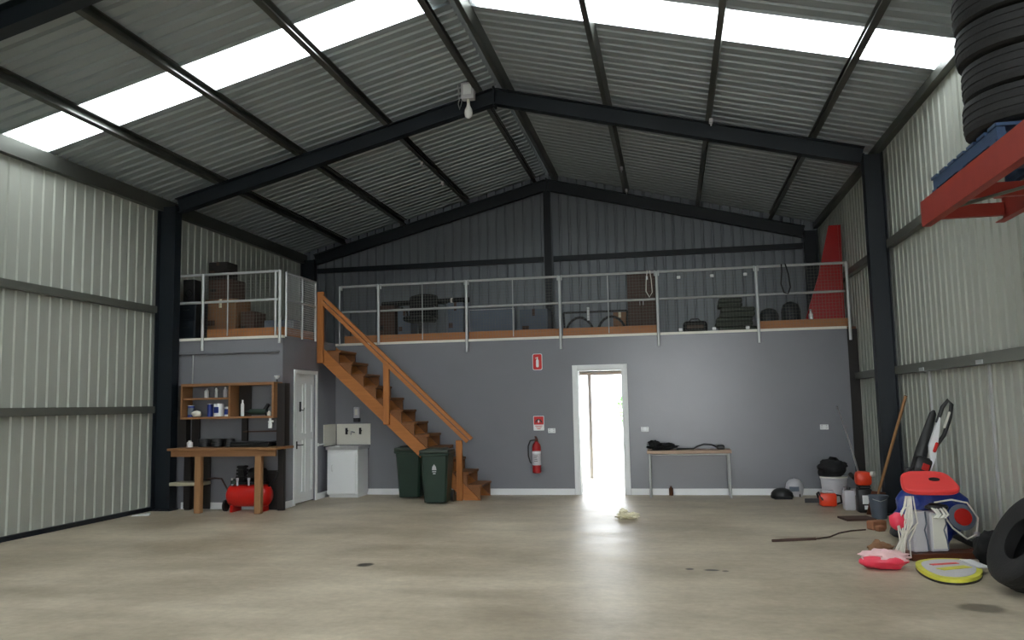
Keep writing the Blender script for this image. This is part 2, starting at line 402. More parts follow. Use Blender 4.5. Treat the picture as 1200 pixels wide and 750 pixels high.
def toe(p0, p1, h=.13):
    m = MB(); m.bar(p0, p1, .03, h); m.obj('toe_board', 'toe', deck)
for a, b in ((XS+.15, -3.42), (-3.38, -1.80), (-1.76, -.20), (1.41, 2.80)): toe((a, YM+.05, ZM+.067), (b, YM+.05, ZM+.067))
toe((-7.08, YRM+.05, ZM+.067), (XS-.02, YRM+.05, ZM+.067)); toe((XS-.02, YRM+.08, ZM+.067), (XS-.02, 12.7, ZM+.067))

# baseboards
def skirting(name, boxes):
    m = MB()
    for c, d in boxes: m.box(c, d)
    tag(m.obj(name, 'white'), 'white skirting board along the '+('grey wall under the storage deck' if 'mezz' in name else 'foot of the small room'), 'skirting', kind='structure')
skirting('baseboard_mezzanine', [(((XS+DX0-.08)/2, YM-.008, .05), (DX0-.08-XS, .016, .1)), (((DX1+.08+XW1)/2, YM-.008, .05), (XW1-DX1-.08, .016, .1))])
skirting('baseboard_room', [(((XL+.4+XS)/2, YRM-.008, .05), (XS-XL-.4+.016, .016, .1)), ((XS+.008, (YRM+SY0-.07)/2, .05), (.016, SY0-.07-YRM, .1)), ((XS+.008, (SY1+.07+YM)/2, .05), (.016, YM-SY1-.07, .1))])

# doors
d2 = thing('door_2', 'white door standing open in the grey wall, daylight beyond', 'door', kind='structure')
for x0, x1, z0, z1 in ((DX0-.075, DX0, 0, DZ+.075), (DX1, DX1+.075, 0, DZ+.075), (DX0, DX1, DZ, DZ+.075)):
    m = MB(); m.rbox(((x0+x1)/2, YM-.01, (z0+z1)/2), (x1-x0, .02, z1-z0), .004); m.obj('architrave', 'white', d2)
for x0, x1, z0, z1 in ((DX0, DX0+.025, 0, DZ), (DX1-.025, DX1, 0, DZ), (DX0+.025, DX1-.025, DZ-.025, DZ)):
    m = MB(); m.box(((x0+x1)/2, YM+T_/2+.005, (z0+z1)/2), (x1-x0, T_+.03, z1-z0)); m.obj('jamb', 'white', d2)
lf = MB(); lf.box((.36, .02, 1.0), (.72, .038, 1.98)); leaf = lf.obj('door_leaf', 'white', d2, (DX0+.035, YM+T_+.03, .012)); leaf.rotation_euler = (0, 0, math.radians(101))
m = MB(); m.tube([(.66, .0, 1.0), (.66, -.05, 1.0), (.56, -.05, 1.0)], .009, 8); m.obj('handle', 'silver', leaf)
d1 = thing('door_1', 'white panelled door in the grey side wall beside the sink', 'door', kind='structure')
for y0, y1, z0, z1 in ((SY0-.06, SY0, 0, SDZ+.06), (SY1, SY1+.06, 0, SDZ+.06), (SY0, SY1, SDZ, SDZ+.06)):
    m = MB(); m.rbox((XS+.01, (y0+y1)/2, (z0+z1)/2), (.02, y1-y0, z1-z0), .004); m.obj('architrave', 'white', d1)
m = MB(); m.box((XS-.045, (SY0+SY1)/2, SDZ/2+.01), (.036, SY1-SY0-.01, SDZ-.02)); lf1 = m.obj('door_leaf', 'white', d1)
for yy in (SY0+.20, SY1-.20):
    for z0, z1 in ((.18, 1.0), (1.1, 1.88)):
        m = MB(); a = .115
        for s in (-1, 1):
            m.box((XS-.022, yy+s*a, (z0+z1)/2), (.014, .02, z1-z0+.02)); m.box((XS-.022, yy, z0 if s < 0 else z1), (.014, 2*a, .02))
        m.obj('panel_moulding', 'white', lf1)
m = MB(); m.rbox((XS-.02, 12.13, .92), (.016, .05, .12), .004); m.tube([(XS-.02, 12.13, .92), (XS+.035, 12.13, .92), (XS+.035, 12.25, .92)], .009, 8); m.obj('handle', 'black', lf1)
m = MB(); m.rbox((XS-.02, 12.25, 1.52), (.03, .035, .16), .006); m.tube([(XS-.01, 12.25, 1.47), (XS+.04, 12.25, 1.46), (XS+.05, 12.25, 1.50)], .008, 6); m.obj('coat_hook', 'black', lf1)
d3 = thing('door_3', 'white framed wide rear doorway standing open to daylight', 'door', kind='structure')
for x0, x1, z0, z1 in ((-3.258, -3.19, 0, 2.10), (-.28, -.21, 0, 2.10), (-1.665, -1.595, 0, 2.04), (-3.19, -.28, 2.04, 2.10)):
    m = MB(); m.box(((x0+x1)/2, YB-.02, (z0+z1)/2), (x1-x0, .09, z1-z0)); m.obj('frame_member', 'white', d3)
# outside the rear opening
t = thing('shrub', 'green leafy shrub outside, seen through the open doorway', 'shrub', (-1.3, 30, -.1))
m = MB(); m.tube([(0, 0, 0), (.05, 0, 1.2)], .05, 6); m.obj('stem', 'tan', t)
m = MB()
for i in range(420):
    v = Vector((random.gauss(0, 1), random.gauss(0, 1), random.gauss(0, 1))).normalized()*(.5+.5*random.random())
    p = Vector((v.x*.7, v.y*.7, 1.35+v.z*.9)); a = Vector((random.uniform(-1, 1), random.uniform(-1, 1), random.uniform(-1, 1))).normalized()*.11; b = a.orthogonal().normalized()*.05
    m.add([p-a, p+b, p+a, p-b], [(0, 1, 2, 3)])
tag(m.obj('foliage', 'leaf', t), kind='stuff')

# ------------------------------------------------------------------ railings
def wire_mesh(m, a, b, z0, z1, sp=.05, r=.0012):
    a, b = Vector(a), Vector(b); L_ = (b-a).length; d = (b-a)/L_; up = Vector((0, 0, 1)); n = int(L_/sp)
    for i in range(1, n):
        p = a+d*(i*L_/n); m.bar(p+up*z0, p+up*z1, 2*r, 2*r, d)
    k = int((z1-z0)/sp)
    for i in range(k+1): m.bar(a+up*(z0+i*(z1-z0)/k), b+up*(z0+i*(z1-z0)/k), 2*r, 2*r)
RY_ = YM-.045
rail = thing('guard_railing', 'long galvanised guard railing along the deck over the open doorway', 'railing', (0, RY_, ZM))
PX = [-5.70, -4.98, -3.40, -1.79, -.185, 1.39, 2.76]
for i, x in enumerate(PX):
    m = MB(); low = -.22 if i > 1 else -.03
    m.tube([(x, 0, low), (x, 0, 1.01)], .014 if i == 0 else .024, 10); m.obj('post', 'galv', rail, smooth=40)
for i in range(len(PX)-1):
    a, b = PX[i]+.03, PX[i+1]-.03
    for z, nm in ((1.0, 'top_rail'), (.55, 'mid_rail')):
        m = MB(); m.tube([(a, .02, z), (b, .02, z)], .021 if z > .9 else .018, 8); m.obj(nm, 'galv', rail, smooth=40)
    for x in (a, b):
        m = MB(); m.rbox((x, .02, .98), (.03, .03, .09), .006); m.obj('rail_clamp', 'galv', rail)
    if i in (1, 2, 3):
        xm = (a+b)/2; m = MB(); m.tube([(xm, .02, .02), (xm, .02, 1.0)], .009, 6); m.obj('stay_rod', 'galv', rail, smooth=40)
    m = MB(); wire_mesh(m, (a, .03, 0), (b, .03, 0), .02, .99); tag(m.obj('wire_mesh', 'girt', rail), kind='stuff')
for x in (.17, .70, 1.22):
    for z in (.03, .89):
        m = MB(); m.rbox((x, .01, z), (.06, .03, .05), .008); m.obj('mesh_clip', 'white', rail)
rr = thing('guard_railing', 'short galvanised guard railing on the deck over the workbench', 'railing', (0, YRM-.03, ZM))
for x, low in ((-7.55, 0), (-7.12, -.2), (-5.90, 0), (-5.83, -.12)):
    m = MB(); m.tube([(x, 0, low), (x, 0, 1.0)], .024 if x != -5.90 else .018, 10); m.obj('post', 'galv', rr, smooth=40)
for x0, x1 in ((-7.55, -7.14), (-7.1, -5.84)):
    for z, nm in ((.985, 'top_rail'), (.55, 'mid_rail')):
        m = MB(); m.tube([(x0, 0, z), (x1, 0, z)], .02, 8); m.obj(nm, 'galv', rr, smooth=40)
m = MB(); m.tube([(-6.7, 0, .02), (-6.7, 0, .985)], .01, 6); m.obj('stay_rod', 'galv', rr, smooth=40)
m = MB(); wire_mesh(m, (-7.1, .012, 0), (-5.86, .012, 0), .02, .97); tag(m.obj('wire_mesh', 'girt', rr), kind='stuff')
rs = thing('guard_railing', 'short galvanised guard railing beside the head of the stairs', 'railing', (XS+.02, YRM, ZM))
for y in (.06, .62, 1.12):
    m = MB(); m.tube([(0, y, -.02), (0, y, .98)], .017, 8); m.obj('post', 'galv', rs, smooth=40)
for z, nm in ((.97, 'top_rail'), (.55, 'mid_rail')):
    m = MB(); m.tube([(0, .06, z), (0, 1.12, z)], .017, 8); m.obj(nm, 'galv', rs, smooth=40)
m = MB(); wire_mesh(m, (.008, .06, 0), (.008, 1.12, 0), .02, .97, .035, .002); tag(m.obj('wire_mesh', 'galv', rs), kind='stuff')

# ------------------------------------------------------------------ timber stairs
st = thing('staircase', 'orange timber staircase climbing the grey wall to the storage deck', 'stairs', (0, 0, 0))
Y0, Y1 = 12.80, 13.50
sb = lambda x: .93*(-3.28-x)           # underside of the stringer
for y in (Y0, Y1):
    m = MB(); q = [(-3.28, 0), (-3.02, 0), (-5.74, sb(-5.74)+.25), (-5.74, sb(-5.74))]
    m.prism(q, .045, TR(0, y, 0)); m.obj('stringer', 'pine', st)
for k in range(1, 13):
    z = .2*k; xk = -3.28-(z-.25)/.93
    m = MB(); m.rbox((xk+.10, (Y0+Y1+.045)/2, z+.02), (.25, Y1-Y0-.0, .04), .006); m.obj('tread', 'tread', st)
    for y in (Y0+.006, Y1+.006):
        m = MB(); m.prism([(xk+.005, z), (xk+.20, z), (xk+.20, z-.185)], .033, TR(0, y, 0)); m.obj('tread_block', 'tread', st)
for x, z0, z1, wd in ((-5.70, sb(-5.7)-.02, 3.42, .11), (-4.555, sb(-4.555)+.02, 2.24, .10), (-3.35, 0, .94, .10)):
    m = MB(); m.rbox((x, Y0-.03, (z0+z1)/2), (wd, .055, z1-z0), .006); m.obj('newel_post', 'pinez', st)
m = MB(); m.bar((-5.68, Y0-.06, 3.36), (-3.14, Y0-.06, .96), .06, .05); m.obj('handrail', 'pine', st)
m = MB(); m.bar((-5.66, Y0-.075, 3.245), (-3.20, Y0-.075, .92), .03, .06); m.obj('side_rail', 'pine', st)

# ------------------------------------------------------------------ workbench with hutch
wbch = thing('workbench', 'timber workbench with thick legs along the grey room wall', 'workbench', (-6.45, 11.28, 0))
m = MB(); m.rbox((-.01, .03, .925), (1.74, .56, .035), .005); m.obj('worktop', 'bench', wbch)
m = MB(); m.box((.0, -.20, .865), (1.66, .04, .09)); m.obj('front_rail', 'bench', wbch)
for x in (-.40, .55):
    m = MB(); m.rbox((x, -.17, .455), (.10, .09, .905), .008); m.obj('leg', 'benchz', wbch)
for x in (-.80, .72):
    m = MB(); m.box((x, .20, .455), (.09, .07, .905)); m.obj('leg', 'dark', wbch)
m = MB(); m.rbox((-.68, .05, .41), (.5, .3, .05), .006); m.obj('lower_shelf', 'palewood', wbch)
m = MB(); m.box((-.70, .27, .45), (.44, .02, .88)); m.obj('back_panel', 'dark', wbch)
h = thing('shelf_hutch', 'dark timber shelf hutch standing on the workbench against the wall', 'shelf', (-6.45, 11.44, .943))
def board(nm, x0, x1, y0, y1, z0, z1, mm):
    m = MB(); m.box(((x0+x1)/2, (y0+y1)/2, (z0+z1)/2), (x1-x0, y1-y0, z1-z0)); return m.obj(nm, mm, h)
board('side_panel', -.99, -.845, .02, .14, 0, .93, 'dark'); 
m = MB(); m.prism([(.66, 0), (.79, 0), (.79, .93), (.66, .93)], .16, TR(0, -.02, 0)); m.obj('side_panel', 'dark', h)
board('top_board', -.845, .67, -.14, .14, .91, .95, 'bench'); board('shelf_board', -.845, .67, -.14, .14, .42, .45, 'bench')
board('upright', -.845, -.82, -.14, .14, .45, .91, 'bench'); board('upright', -.06, -.03, -.14, .14, .45, .91, 'bench'); board('upright', .64, .67, -.14, .14, .45, .91, 'bench')
board('shelf_board', -.82, -.06, -.10, .14, .71, .735, 'bench')
board('back_panel', -.03, .17, .12, .14, .45, .91, 'dark'); board('back_panel', .03, .12, .10, .14, 0, .42, 'dark'); board('back_panel', -.80, -.68, .10, .14, 0, .42, 'dark')
board('ledge_board', .12, .66, -.02, .14, .21, .23, 'dkbrown')
hx, hy, hz = -6.45, 11.44, .943
def bottle(label, x, y, z, r, hgt, mm, cap='white', grp=None, cat='bottle', name='bottle'):
    t = thing(name, label, cat, (x, y, z), group=grp)
    m = MB(); m.lathe([(r*.92, 0), (r, .01), (r, hgt*.72), (r*.45, hgt*.86), (r*.4, hgt*.9)], 14); m.obj('body', mm, t, smooth=40)
    m = MB(); m.lathe([(r*.5, hgt*.88), (r*.5, hgt), (r*.3, hgt)], 12); m.obj('cap', cap, t, smooth=40)
    return t
def tin(label, x, y, z, r, hgt, mm, band, grp=None):
    t = thing('paint_tin', label, 'tin', (x, y, z), group=grp)
    m = MB(); m.lathe([(r, 0), (r, hgt)], 18); m.obj('body', mm, t, smooth=40)
    m = MB(); m.lathe([(r*1.01, hgt*.2), (r*1.01, hgt*.8)], 18); m.obj('paper_band', band, t, smooth=40)
    m = MB(); m.lathe([(r*1.03, hgt-.004), (r*1.03, hgt+.006), (r*.8, hgt+.006), (r*.8, hgt)], 18); m.obj('lid', 'silver', t, smooth=40)
    return t
tz = hz+.737; sz = hz+.452; bz = hz+.001
bottle('white squat bottle on the upper shelf beside the tall slim one', hx-.50, hy, tz, .035, .14, 'white', 'palegrey')
bottle('slim tall white bottle on the upper hutch shelf', hx-.34, hy, tz, .022, .17, 'white', 'black')
bottle('grey bottle on the upper shelf beside the divider', hx-.19, hy, tz, .03, .155, 'palegrey', 'offwhite')
tin('small blue tin with white band on the middle shelf beside the dark side panel', hx-.755, hy, sz, .05, .17, 'blue', 'bluegrey')
m = MB(); m.blob((0, 0, .045), (.08, .05, .05), .1, 2, 3, 16, 10, -.045); t = thing('rag_bundle', 'cream rag bundle on the middle hutch shelf', 'rag', (hx-.62, hy-.07, sz)); m.obj('cloth', 'offwhite', t, smooth=60)
tin('dark blue tin on the middle shelf beside the rag bundle', hx-.44, hy, sz, .04, .19, 'blue', 'blue')
tin('large white tin with blue label on the middle shelf', hx-.28, hy-.02, sz, .075, .19, 'white', 'white')
m = MB(); m.rbox((-.0, -.076, .1), (.075, .004, .09), .001); tb = m.obj('blue_label', 'blue', None); tb.parent = [o for o in C.objects if o.name.startswith('paint_tin')][-1]
tin('small white tin with blue band on the middle shelf beside the divider', hx-.15, hy, sz, .045, .14, 'white', 'blue')
bottle('tall thin white spray can on the shelf beside the drill', hx+.14, hy-.08, sz, .024, .24, 'white', 'white', None, 'spray can', 'spray_can')
t = thing('power_drill', 'dark green cordless drill lying on the hutch shelf', 'drill', (hx+.40, hy-.02, sz))
m = MB(); m.tube([(-.17, 0, .06), (.10, 0, .06)], .045, 12); m.obj('motor_body', 'green', t, smooth=40)
m = MB(); m.tube([(-.26, 0, .06), (-.17, 0, .06)], [.016, .03], 10); m.obj('chuck', 'black', t, smooth=40)
m = MB(); m.bar((.06, 0, .08), (.13, 0, .17), .04, .05, (0, 1, 0)); m.obj('handle', 'black', t)
m = MB(); m.rbox((.14, 0, .03), (.10, .08, .06), .01); m.obj('battery', 'black', t)
bottle('small white jar on the hutch shelf beside the drill', hx+.57, hy-.08, sz, .03, .07, 'offwhite', 'white', None, 'jar', 'jar')
t = thing('work_light', 'small white clamp light on top of the shelf hutch', 'lamp', (hx+.66, hy-.02, hz+.952))
m = MB(); m.tube([(0, 0, 0), (0, 0, .05)], .012, 8); m.obj('clamp', 'black', t); m = MB(); m.lathe([(.02, .04), (.045, .09), (.04, .095), (.01, .06)], 14, TR(.0, 0, 0)); m.obj('reflector', 'white', t, smooth=40)
t = thing('spray_nozzle', 'white spray nozzle hanging under the hutch shelf', 'nozzle', (hx+.60, hy-.10, hz+.27))
m = MB(); m.lathe([(.03, 0), (.03, .06), (.018, .09), (.018, .148)], 12); m.obj('body', 'white', t, smooth=40); m = MB(); m.tube([(-.03, 0, .09), (.05, 0, .1)], .015, 8); m.obj('trigger', 'white', t, smooth=40)
bottle('white cup at the end of the worktop by the steel column', hx-.69, hy-.12, bz, .045, .10, 'white', 'offwhite', None, 'cup', 'cup')
for i, (x, r) in enumerate(((-.50, .075), (-.29, .085), (-.09, .07))):
    t = thing('hose_coil', ('black hose coil beside the white cup', 'black hose coil, middle of three on the worktop', 'smaller black hose coil on open worktop')[i], 'coil', (hx+x, hy-.05, bz))
    for q in range(4):
        m = MB(); m.tube([(r*math.cos(a*PI/8), r*.8*math.sin(a*PI/8), .018+.03*q) for a in range(16)], .018, 6, True); m.obj('loop', 'black', t, smooth=60)
t = thing('tool_case', 'long flat black tool case on the worktop', 'case', (hx+.31, hy-.06, bz))
m = MB(); m.rbox((0, 0, .025), (.62, .26, .05), .01); m.obj('base', 'black', t); m = MB(); m.rbox((0, 0, .065), (.62, .26, .028), .01); m.obj('lid', 'black', t); m = MB(); m.tube([(-.07, -.13, .04), (-.07, -.16, .04), (.07, -.16, .04), (.07, -.13, .04)], .008, 6); m.obj('handle', 'black', t)

# air compressor
cp = thing('air_compressor', 'red air compressor with black motor under the workbench', 'compressor', (-6.18, 11.365, 0))
m = MB(); m.lathe([(.02, -.34), (.10, -.33), (.15, -.29), (.165, -.23), (.165, .23), (.15, .29), (.10, .33), (.02, .34)], 22, TR(0, 0, .235) @ RY(PI/2)); m.obj('tank', 'red', cp, smooth=40)
for x in (-.22, .22):
    m = MB(); m.box((x, 0, .05), (.04, .26, .10)); m.obj('foot', 'red', cp)
m = MB(); m.tube([(-.36, -.06, .09), (-.33, -.06, .09)], .085, 16); m.obj('wheel', 'black', cp, smooth=40)
m = MB(); m.box((.02, 0, .41), (.46, .2, .02)); m.obj('mount_plate', 'black', cp)
m = MB(); m.tube([(.02, 0, .53), (.24, 0, .53)], .10, 16); m.obj('motor', 'black', cp, smooth=40)
m = MB()
for q in range(5): m.rbox((-.12, 0, .45+q*.05), (.15-.01*q, .15, .028), .006)
m.box((-.12, 0, .55), (.09, .09, .24)); m.obj('pump_head', 'black', cp)
m = MB(); m.lathe([(.045, 0), (.045, .05), (.02, .07)], 14, TR(-.2, -.1, .41)); m.obj('air_filter', 'green', cp, smooth=40)
for x in (-.21, -.13, .05):
    m = MB(); m.lathe([(.014, 0), (.014, .07), (.02, .075), (.02, .11)], 10, TR(x, -.12, .385)); m.obj('valve', 'palegrey', cp, smooth=40)
m = MB(); m.tube([(.3, 0, .36), (.42, 0, .50), (.44, 0, .58)], .014, 8); m.obj('handle', 'black', cp, smooth=40)
t = thing('panel_offcut', 'black board leaning on the wall beside the compressor', 'board', (-5.82, 11.575, 0))
m = MB(); m.box((-.10, .0, .29), (.2, .03, .58)); m.box((-.10, -.018, .29), (.16, .008, .5)); m.obj('board', 'dark', t)
t = thing('air_hose', 'red and black air hose draped behind the workbench leg', 'hose', (0, 0, 0))
m = MB(); m.tube([(-6.95, 11.5, .46), (-6.8, 11.46, .475), (-6.68, 11.44, .47), (-6.6, 11.42, .36), (-6.54, 11.42, .27)], .012, 6); m.obj('hose', 'dkbrown', t, smooth=60)
t = thing('conduit', 'thin grey conduit on the grey wall above the shelf hutch', 'conduit', (0, 0, 0))
m = MB(); m.tube([(-7.7, YRM-.02, 2.36), (-5.84, YRM-.02, 2.36)], .016, 6); m.obj('horizontal_run', 'grey', t, smooth=60); m = MB(); m.tube([(-7.28, YRM-.014, 2.36), (-7.28, YRM-.014, 1.9)], .012, 6); m.obj('vertical_run', 'galv', t, smooth=60)
t = thing('water_pipe', 'thin white pipe on the side wall between door and sink', 'pipe', (0, 0, 0))
m = MB(); m.tube([(XS+.02, 12.85, .89), (XS+.02, 13.1, .89)], .012, 8); m.obj('pipe', 'white', t, smooth=60); m = MB(); m.rbox((XS+.012, 12.86, .89), (.02, .05, .05), .004); m.obj('bracket', 'white', t)

# ------------------------------------------------------------------ laundry sink
ls = thing('laundry_sink', 'white laundry sink cabinet with splashback and taps in the corner', 'sink', (-5.45, 13.34, 0))
m = MB(); m.rbox((.0, .0, .42), (.54, .48, .74), .006); m.obj('cabinet_body', 'white', ls); m = MB(); m.box((0, .02, .025), (.5, .42, .05)); m.obj('plinth', 'white', ls)
m = MB(); m.rbox((-.01, -.247, .40), (.50, .018, .66), .004); dr = m.obj('cabinet_door', 'white', ls); m = MB(); m.tube([(-.17, -.256, .44), (-.17, -.285, .44), (-.17, -.285, .54), (-.17, -.256, .54)], .006, 6); m.obj('handle', 'silver', dr, smooth=60)
m = MB(); x0, x1, y0, y1 = -.29, .29, -.26, .25
m.box((0, y0+.02, .815), (.58, .04, .05)); m.box((0, y1-.02, .815), (.58, .04, .05)); m.box((x0+.02, 0, .815), (.04, .43, .05)); m.box((x1-.02, 0, .815), (.04, .43, .05)); m.box((0, 0, .793), (.5, .43, .004)); m.obj('tub', 'silver', ls)
m = MB(); m.rbox((0, .256, 1.03), (.62, .015, .36), .003); m.obj('splashback', 'offwhite', ls)
m = MB(); m.rbox((-.33, .0, 1.03), (.015, .5, .36), .003); m.obj('splashback', 'offwhite', ls)
for x in (-.11, .14):
    m = MB(); m.tube([(x, .25, 1.09), (x, .19, 1.09)], .016, 8); m.tube([(x, .2, 1.14), (x, .2, 1.03)], .022, 8); m.obj('tap', 'black', ls, smooth=60)
m = MB(); m.tube([(.015, .25, 1.06), (.015, .12, 1.08), (.015, .09, 1.03)], .011, 8); m.obj('spout', 'silver', ls, smooth=60)
t = thing('soap_dispenser', 'small grey soap dispenser on the wall above the sink', 'dispenser', (-5.38, YM-.04, 1.24))
m = MB(); m.rbox((0, 0, .16), (.10, .075, .2), .012); m.obj('tank', 'palegrey', t); m = MB(); m.rbox((0, 0, .035), (.11, .08, .07), .01); m.obj('base', 'black', t); m = MB(); m.rbox((0, -.04, .17), (.05, .006, .1), .002); m.obj('window', 'offwhite', t)

# ------------------------------------------------------------------ wheelie bins
def wheelie_bin(label, loc, rz, emblem):
    t = thing('wheelie_bin', label, 'bin', loc, rz, 'wheelie bins at the stairs')
    m = MB(); a, b = (.17, .19), (.215, .235)
    lv = [(0.03, a), (.76, b)]
    vs = []
    for z, (hx_, hy_) in lv:
        c = .03
        for sx, sy, o in ((-1, -1, 0), (1, -1, 1), (1, 1, 0), (-1, 1, 1)):
            p = [(sx*hx_, sy*(hy_-c)), (sx*(hx_-c), sy*hy_)]
            if o: p = p[::-1]
            vs += [(x, y, z) for x, y in p]
    m.add(vs, [tuple(range(8))[::-1], tuple(range(8, 16))]+[(i, (i+1) % 8, 8+(i+1) % 8, 8+i) for i in range(8)]); m.obj('body', 'green', t)
    m = MB(); m.rbox((0, 0, .755), (.47, .50, .045), .012); m.obj('rim', 'green', t)
    m = MB(); m.rbox((0, -.01, .80), (.46, .51, .05), .02, 2); m.rbox((0, -.03, .83), (.30, .36, .03), .012); m.obj('lid', 'lid', t, smooth=35)
    m = MB(); m.tube([(-.2, .25, .78), (-.2, .30, .80), (.2, .30, .80), (.2, .25, .78)], .014, 8); m.obj('handle', 'green', t, smooth=60)
    for s in (-1, 1):
        m = MB(); m.tube([(s*.17, .22, .09), (s*.215, .22, .09)], .09, 16); m.obj('wheel', 'black', t, smooth=40)
    m = MB(); m.tube([(-.17, .22, .09), (.17, .22, .09)], .012, 8); m.obj('axle', 'black', t)
    if emblem:
        th = math.atan(.045/.73)
        T = TR(0, -.2185, .52) @ RX(th)
        m = MB(); m.prism([(-.035, .0), (.035, .0), (.028, .05), (0, .09), (-.028, .05)], -.004, T); m.prism([(-.03, -.03), (.03, -.03), (.03, -.015), (-.03, -.015)], -.004, T); m.prism([(-.02, -.06), (.02, -.06), (.02, -.045), (-.02, -.045)], -.004, T); m.obj('emblem', 'palegrey', t)
    return t
wheelie_bin('dark green wheelie bin with white emblem in front of the stairs', (-3.61, 12.42, 0), .06, True)
wheelie_bin('plain dark green wheelie bin tucked under the stairs', (-4.25, 13.15, 0), 0, False)

# ------------------------------------------------------------------ wall fittings
def outlet(label, x):
    t = thing('power_outlet', label, 'power outlet', (x, YM, 1.045), group='power outlets on the grey wall')
    m = MB(); m.rbox((0, -.006, 0), (.125, .012, .078), .004); m.obj('plate', 'white', t)
    for s in (-1, 1):
        m = MB(); m.rbox((s*.035, -.014, .022), (.016, .008, .02), .002); m.obj('switch', 'palegrey', t)
        m = MB(); m.box((s*.035-.008, -.0125, -.012), (.004, .002, .012)); m.box((s*.035+.008, -.0125, -.012), (.004, .002, .012)); m.obj('socket_slots', 'black', t)
outlet('white power outlet between the fire extinguisher and the doorway', -1.985); outlet('white power outlet on the grey wall above the trestle table', -.46); outlet('white power outlet on the grey wall above the line trimmer', 2.30)
t = thing('fire_sign', 'red fire extinguisher location sign high on the grey wall', 'sign', (-2.20, YM, 2.19))
def rrect(wd, ht, r, n=5):
    p = []
    for cx, cz, a0 in ((wd/2-r, ht/2-r, 0), (-wd/2+r, ht/2-r, 90), (-wd/2+r, -ht/2+r, 180), (wd/2-r, -ht/2+r, 270)):
        p += [(cx+r*math.cos(math.radians(a0+90*i/n)), cz+r*math.sin(math.radians(a0+90*i/n))) for i in range(n+1)]
    return p
m = MB(); m.prism(rrect(.165, .275, .03), -.004); m.obj('white_border', 'white', t)
m = MB(); m.prism(rrect(.147, .257, .024), -.006); m.obj('red_plate', 'red', t)
m = MB(); m.prism(rrect(.045, .13, .015), -.008, TR(0, 0, -.025)); m.prism(rrect(.02, .03, .006), -.008, TR(0, 0, .055)); m.prism([(-.035, .055), (.012, .07), (.012, .082), (-.035, .068)], -.008, TR(0, 0, .0)); m.obj('pictogram', 'white', t)
t = thing('fire_sign', 'red and white instruction sign just above the fire extinguisher', 'sign', (-2.20, YM, 1.17))
m = MB(); m.prism(rrect(.18, .24, .012), -.004); m.obj('white_plate', 'white', t)
m = MB(); m.prism(rrect(.164, .135, .01), -.006, TR(0, 0, .044)); m.obj('red_field', 'red', t)
m = MB(); m.prism([(.06*math.cos(a*PI/12), .06*math.sin(a*PI/12)) for a in range(13)]+[(.038*math.cos(a*PI/12), .038*math.sin(a*PI/12)) for a in range(12, -1, -1)], -.008, TR(0, 0, .01)); m.obj('arc_symbol', 'black', t)
m = MB(); m.prism(rrect(.02, .05, .006), -.008, TR(0, 0, .035)); m.obj('pictogram', 'white', t)
for q in range(3):
    m = MB(); m.prism(rrect(.12-.03*q, .01, .003), -.006, TR(0, 0, -.045-.024*q)); m.obj('text_line', 'red', t)
fe = thing('fire_extinguisher', 'red fire extinguisher with white label hung on the grey wall', 'extinguisher', (-2.235, YM-.085, .36))
m = MB(); m.lathe([(.06, 0), (.072, .012), (.072, .42), (.06, .47), (.03, .50), (.024, .52)], 22); m.obj('cylinder', 'dkred', fe, smooth=40)
m = MB(); m.lathe([(.0735, .13), (.0735, .36)], 22); m.obj('paper_label', 'palegrey', fe, smooth=40)
m = MB(); m.lathe([(.0742, .32), (.0742, .35)], 22); m.obj('label_band', 'white', fe, smooth=40)
m = MB(); m.lathe([(.0742, .17), (.0742, .31)], 9, RZ(.2)); 
for q in range(4): 
    z = .20+q*.028
    m2 = MB(); m2.bar((-.03+.005*(q % 2), -.0755, z), (.03-.008*(q % 3), -.0755, z), .003, .008); m2.obj('text_line', 'black', fe)
m = MB(); m.lathe([(.026, .515), (.026, .56)], 12); m.bar((0, .02, .57), (0, -.10, .60), .025, .012); m.bar((0, .02, .555), (0, -.09, .545), .025, .012); m.obj('valve_lever', 'brownmetal', fe)
m = MB(); m.tube([(-.02, -.01, .54), (-.10, -.01, .53), (-.135, -.01, .44), (-.135, -.01, .28), (-.105, -.02, .18), (-.08, -.03, .16)], .012, 8); m.obj('hose', 'black', fe, smooth=60)
m = MB(); m.box((0, .075, .40), (.05, .02, .14)); m.obj('wall_bracket', 'black', fe)

# ------------------------------------------------------------------ trestle table and what lies on it
tt = thing('trestle_table', 'narrow timber topped table with thin white metal legs by the wall', 'table', (.215, 13.33, 0))
m = MB(); m.rbox((0, 0, .705), (1.28, .42, .05), .006); m.obj('tabletop', 'tabletop', tt)
for sx in (-1, 1):
    for sy in (-1, 1):
        m = MB(); m.tube([(sx*.60, sy*.17, .68), (sx*.605, sy*.175, 0)], .016, 8); m.obj('leg', 'galv', tt, smooth=60)
    m = MB(); m.tube([(sx*.60, -.17, .66), (sx*.60, .17, .66)], .013, 8); m.obj('end_rail', 'galv', tt, smooth=60)
for sy in (-1, 1):
    m = MB(); m.tube([(-.60, sy*.17, .665), (.60, sy*.17, .665)], .013, 8); m.obj('side_rail', 'galv', tt, smooth=60)
t = thing('work_jacket', 'crumpled black jacket lying on the trestle table', 'jacket', (-.20, 13.30, .731))
m = MB(); m.blob((0, 0, .05), (.21, .12, .055), .35, 3.2, 4, 28, 16, -.049); m.obj('cloth', 'blackcloth', t, smooth=70); m = MB(); m.blob((-.12, .0, .09), (.09, .07, .06), .35, 3, 6, 18, 12); m.obj('collar', 'blackcloth', t, smooth=70)
t = thing('cable_lead', 'black cable lead looped across the trestle table', 'cable', (.45, 13.3, .731))
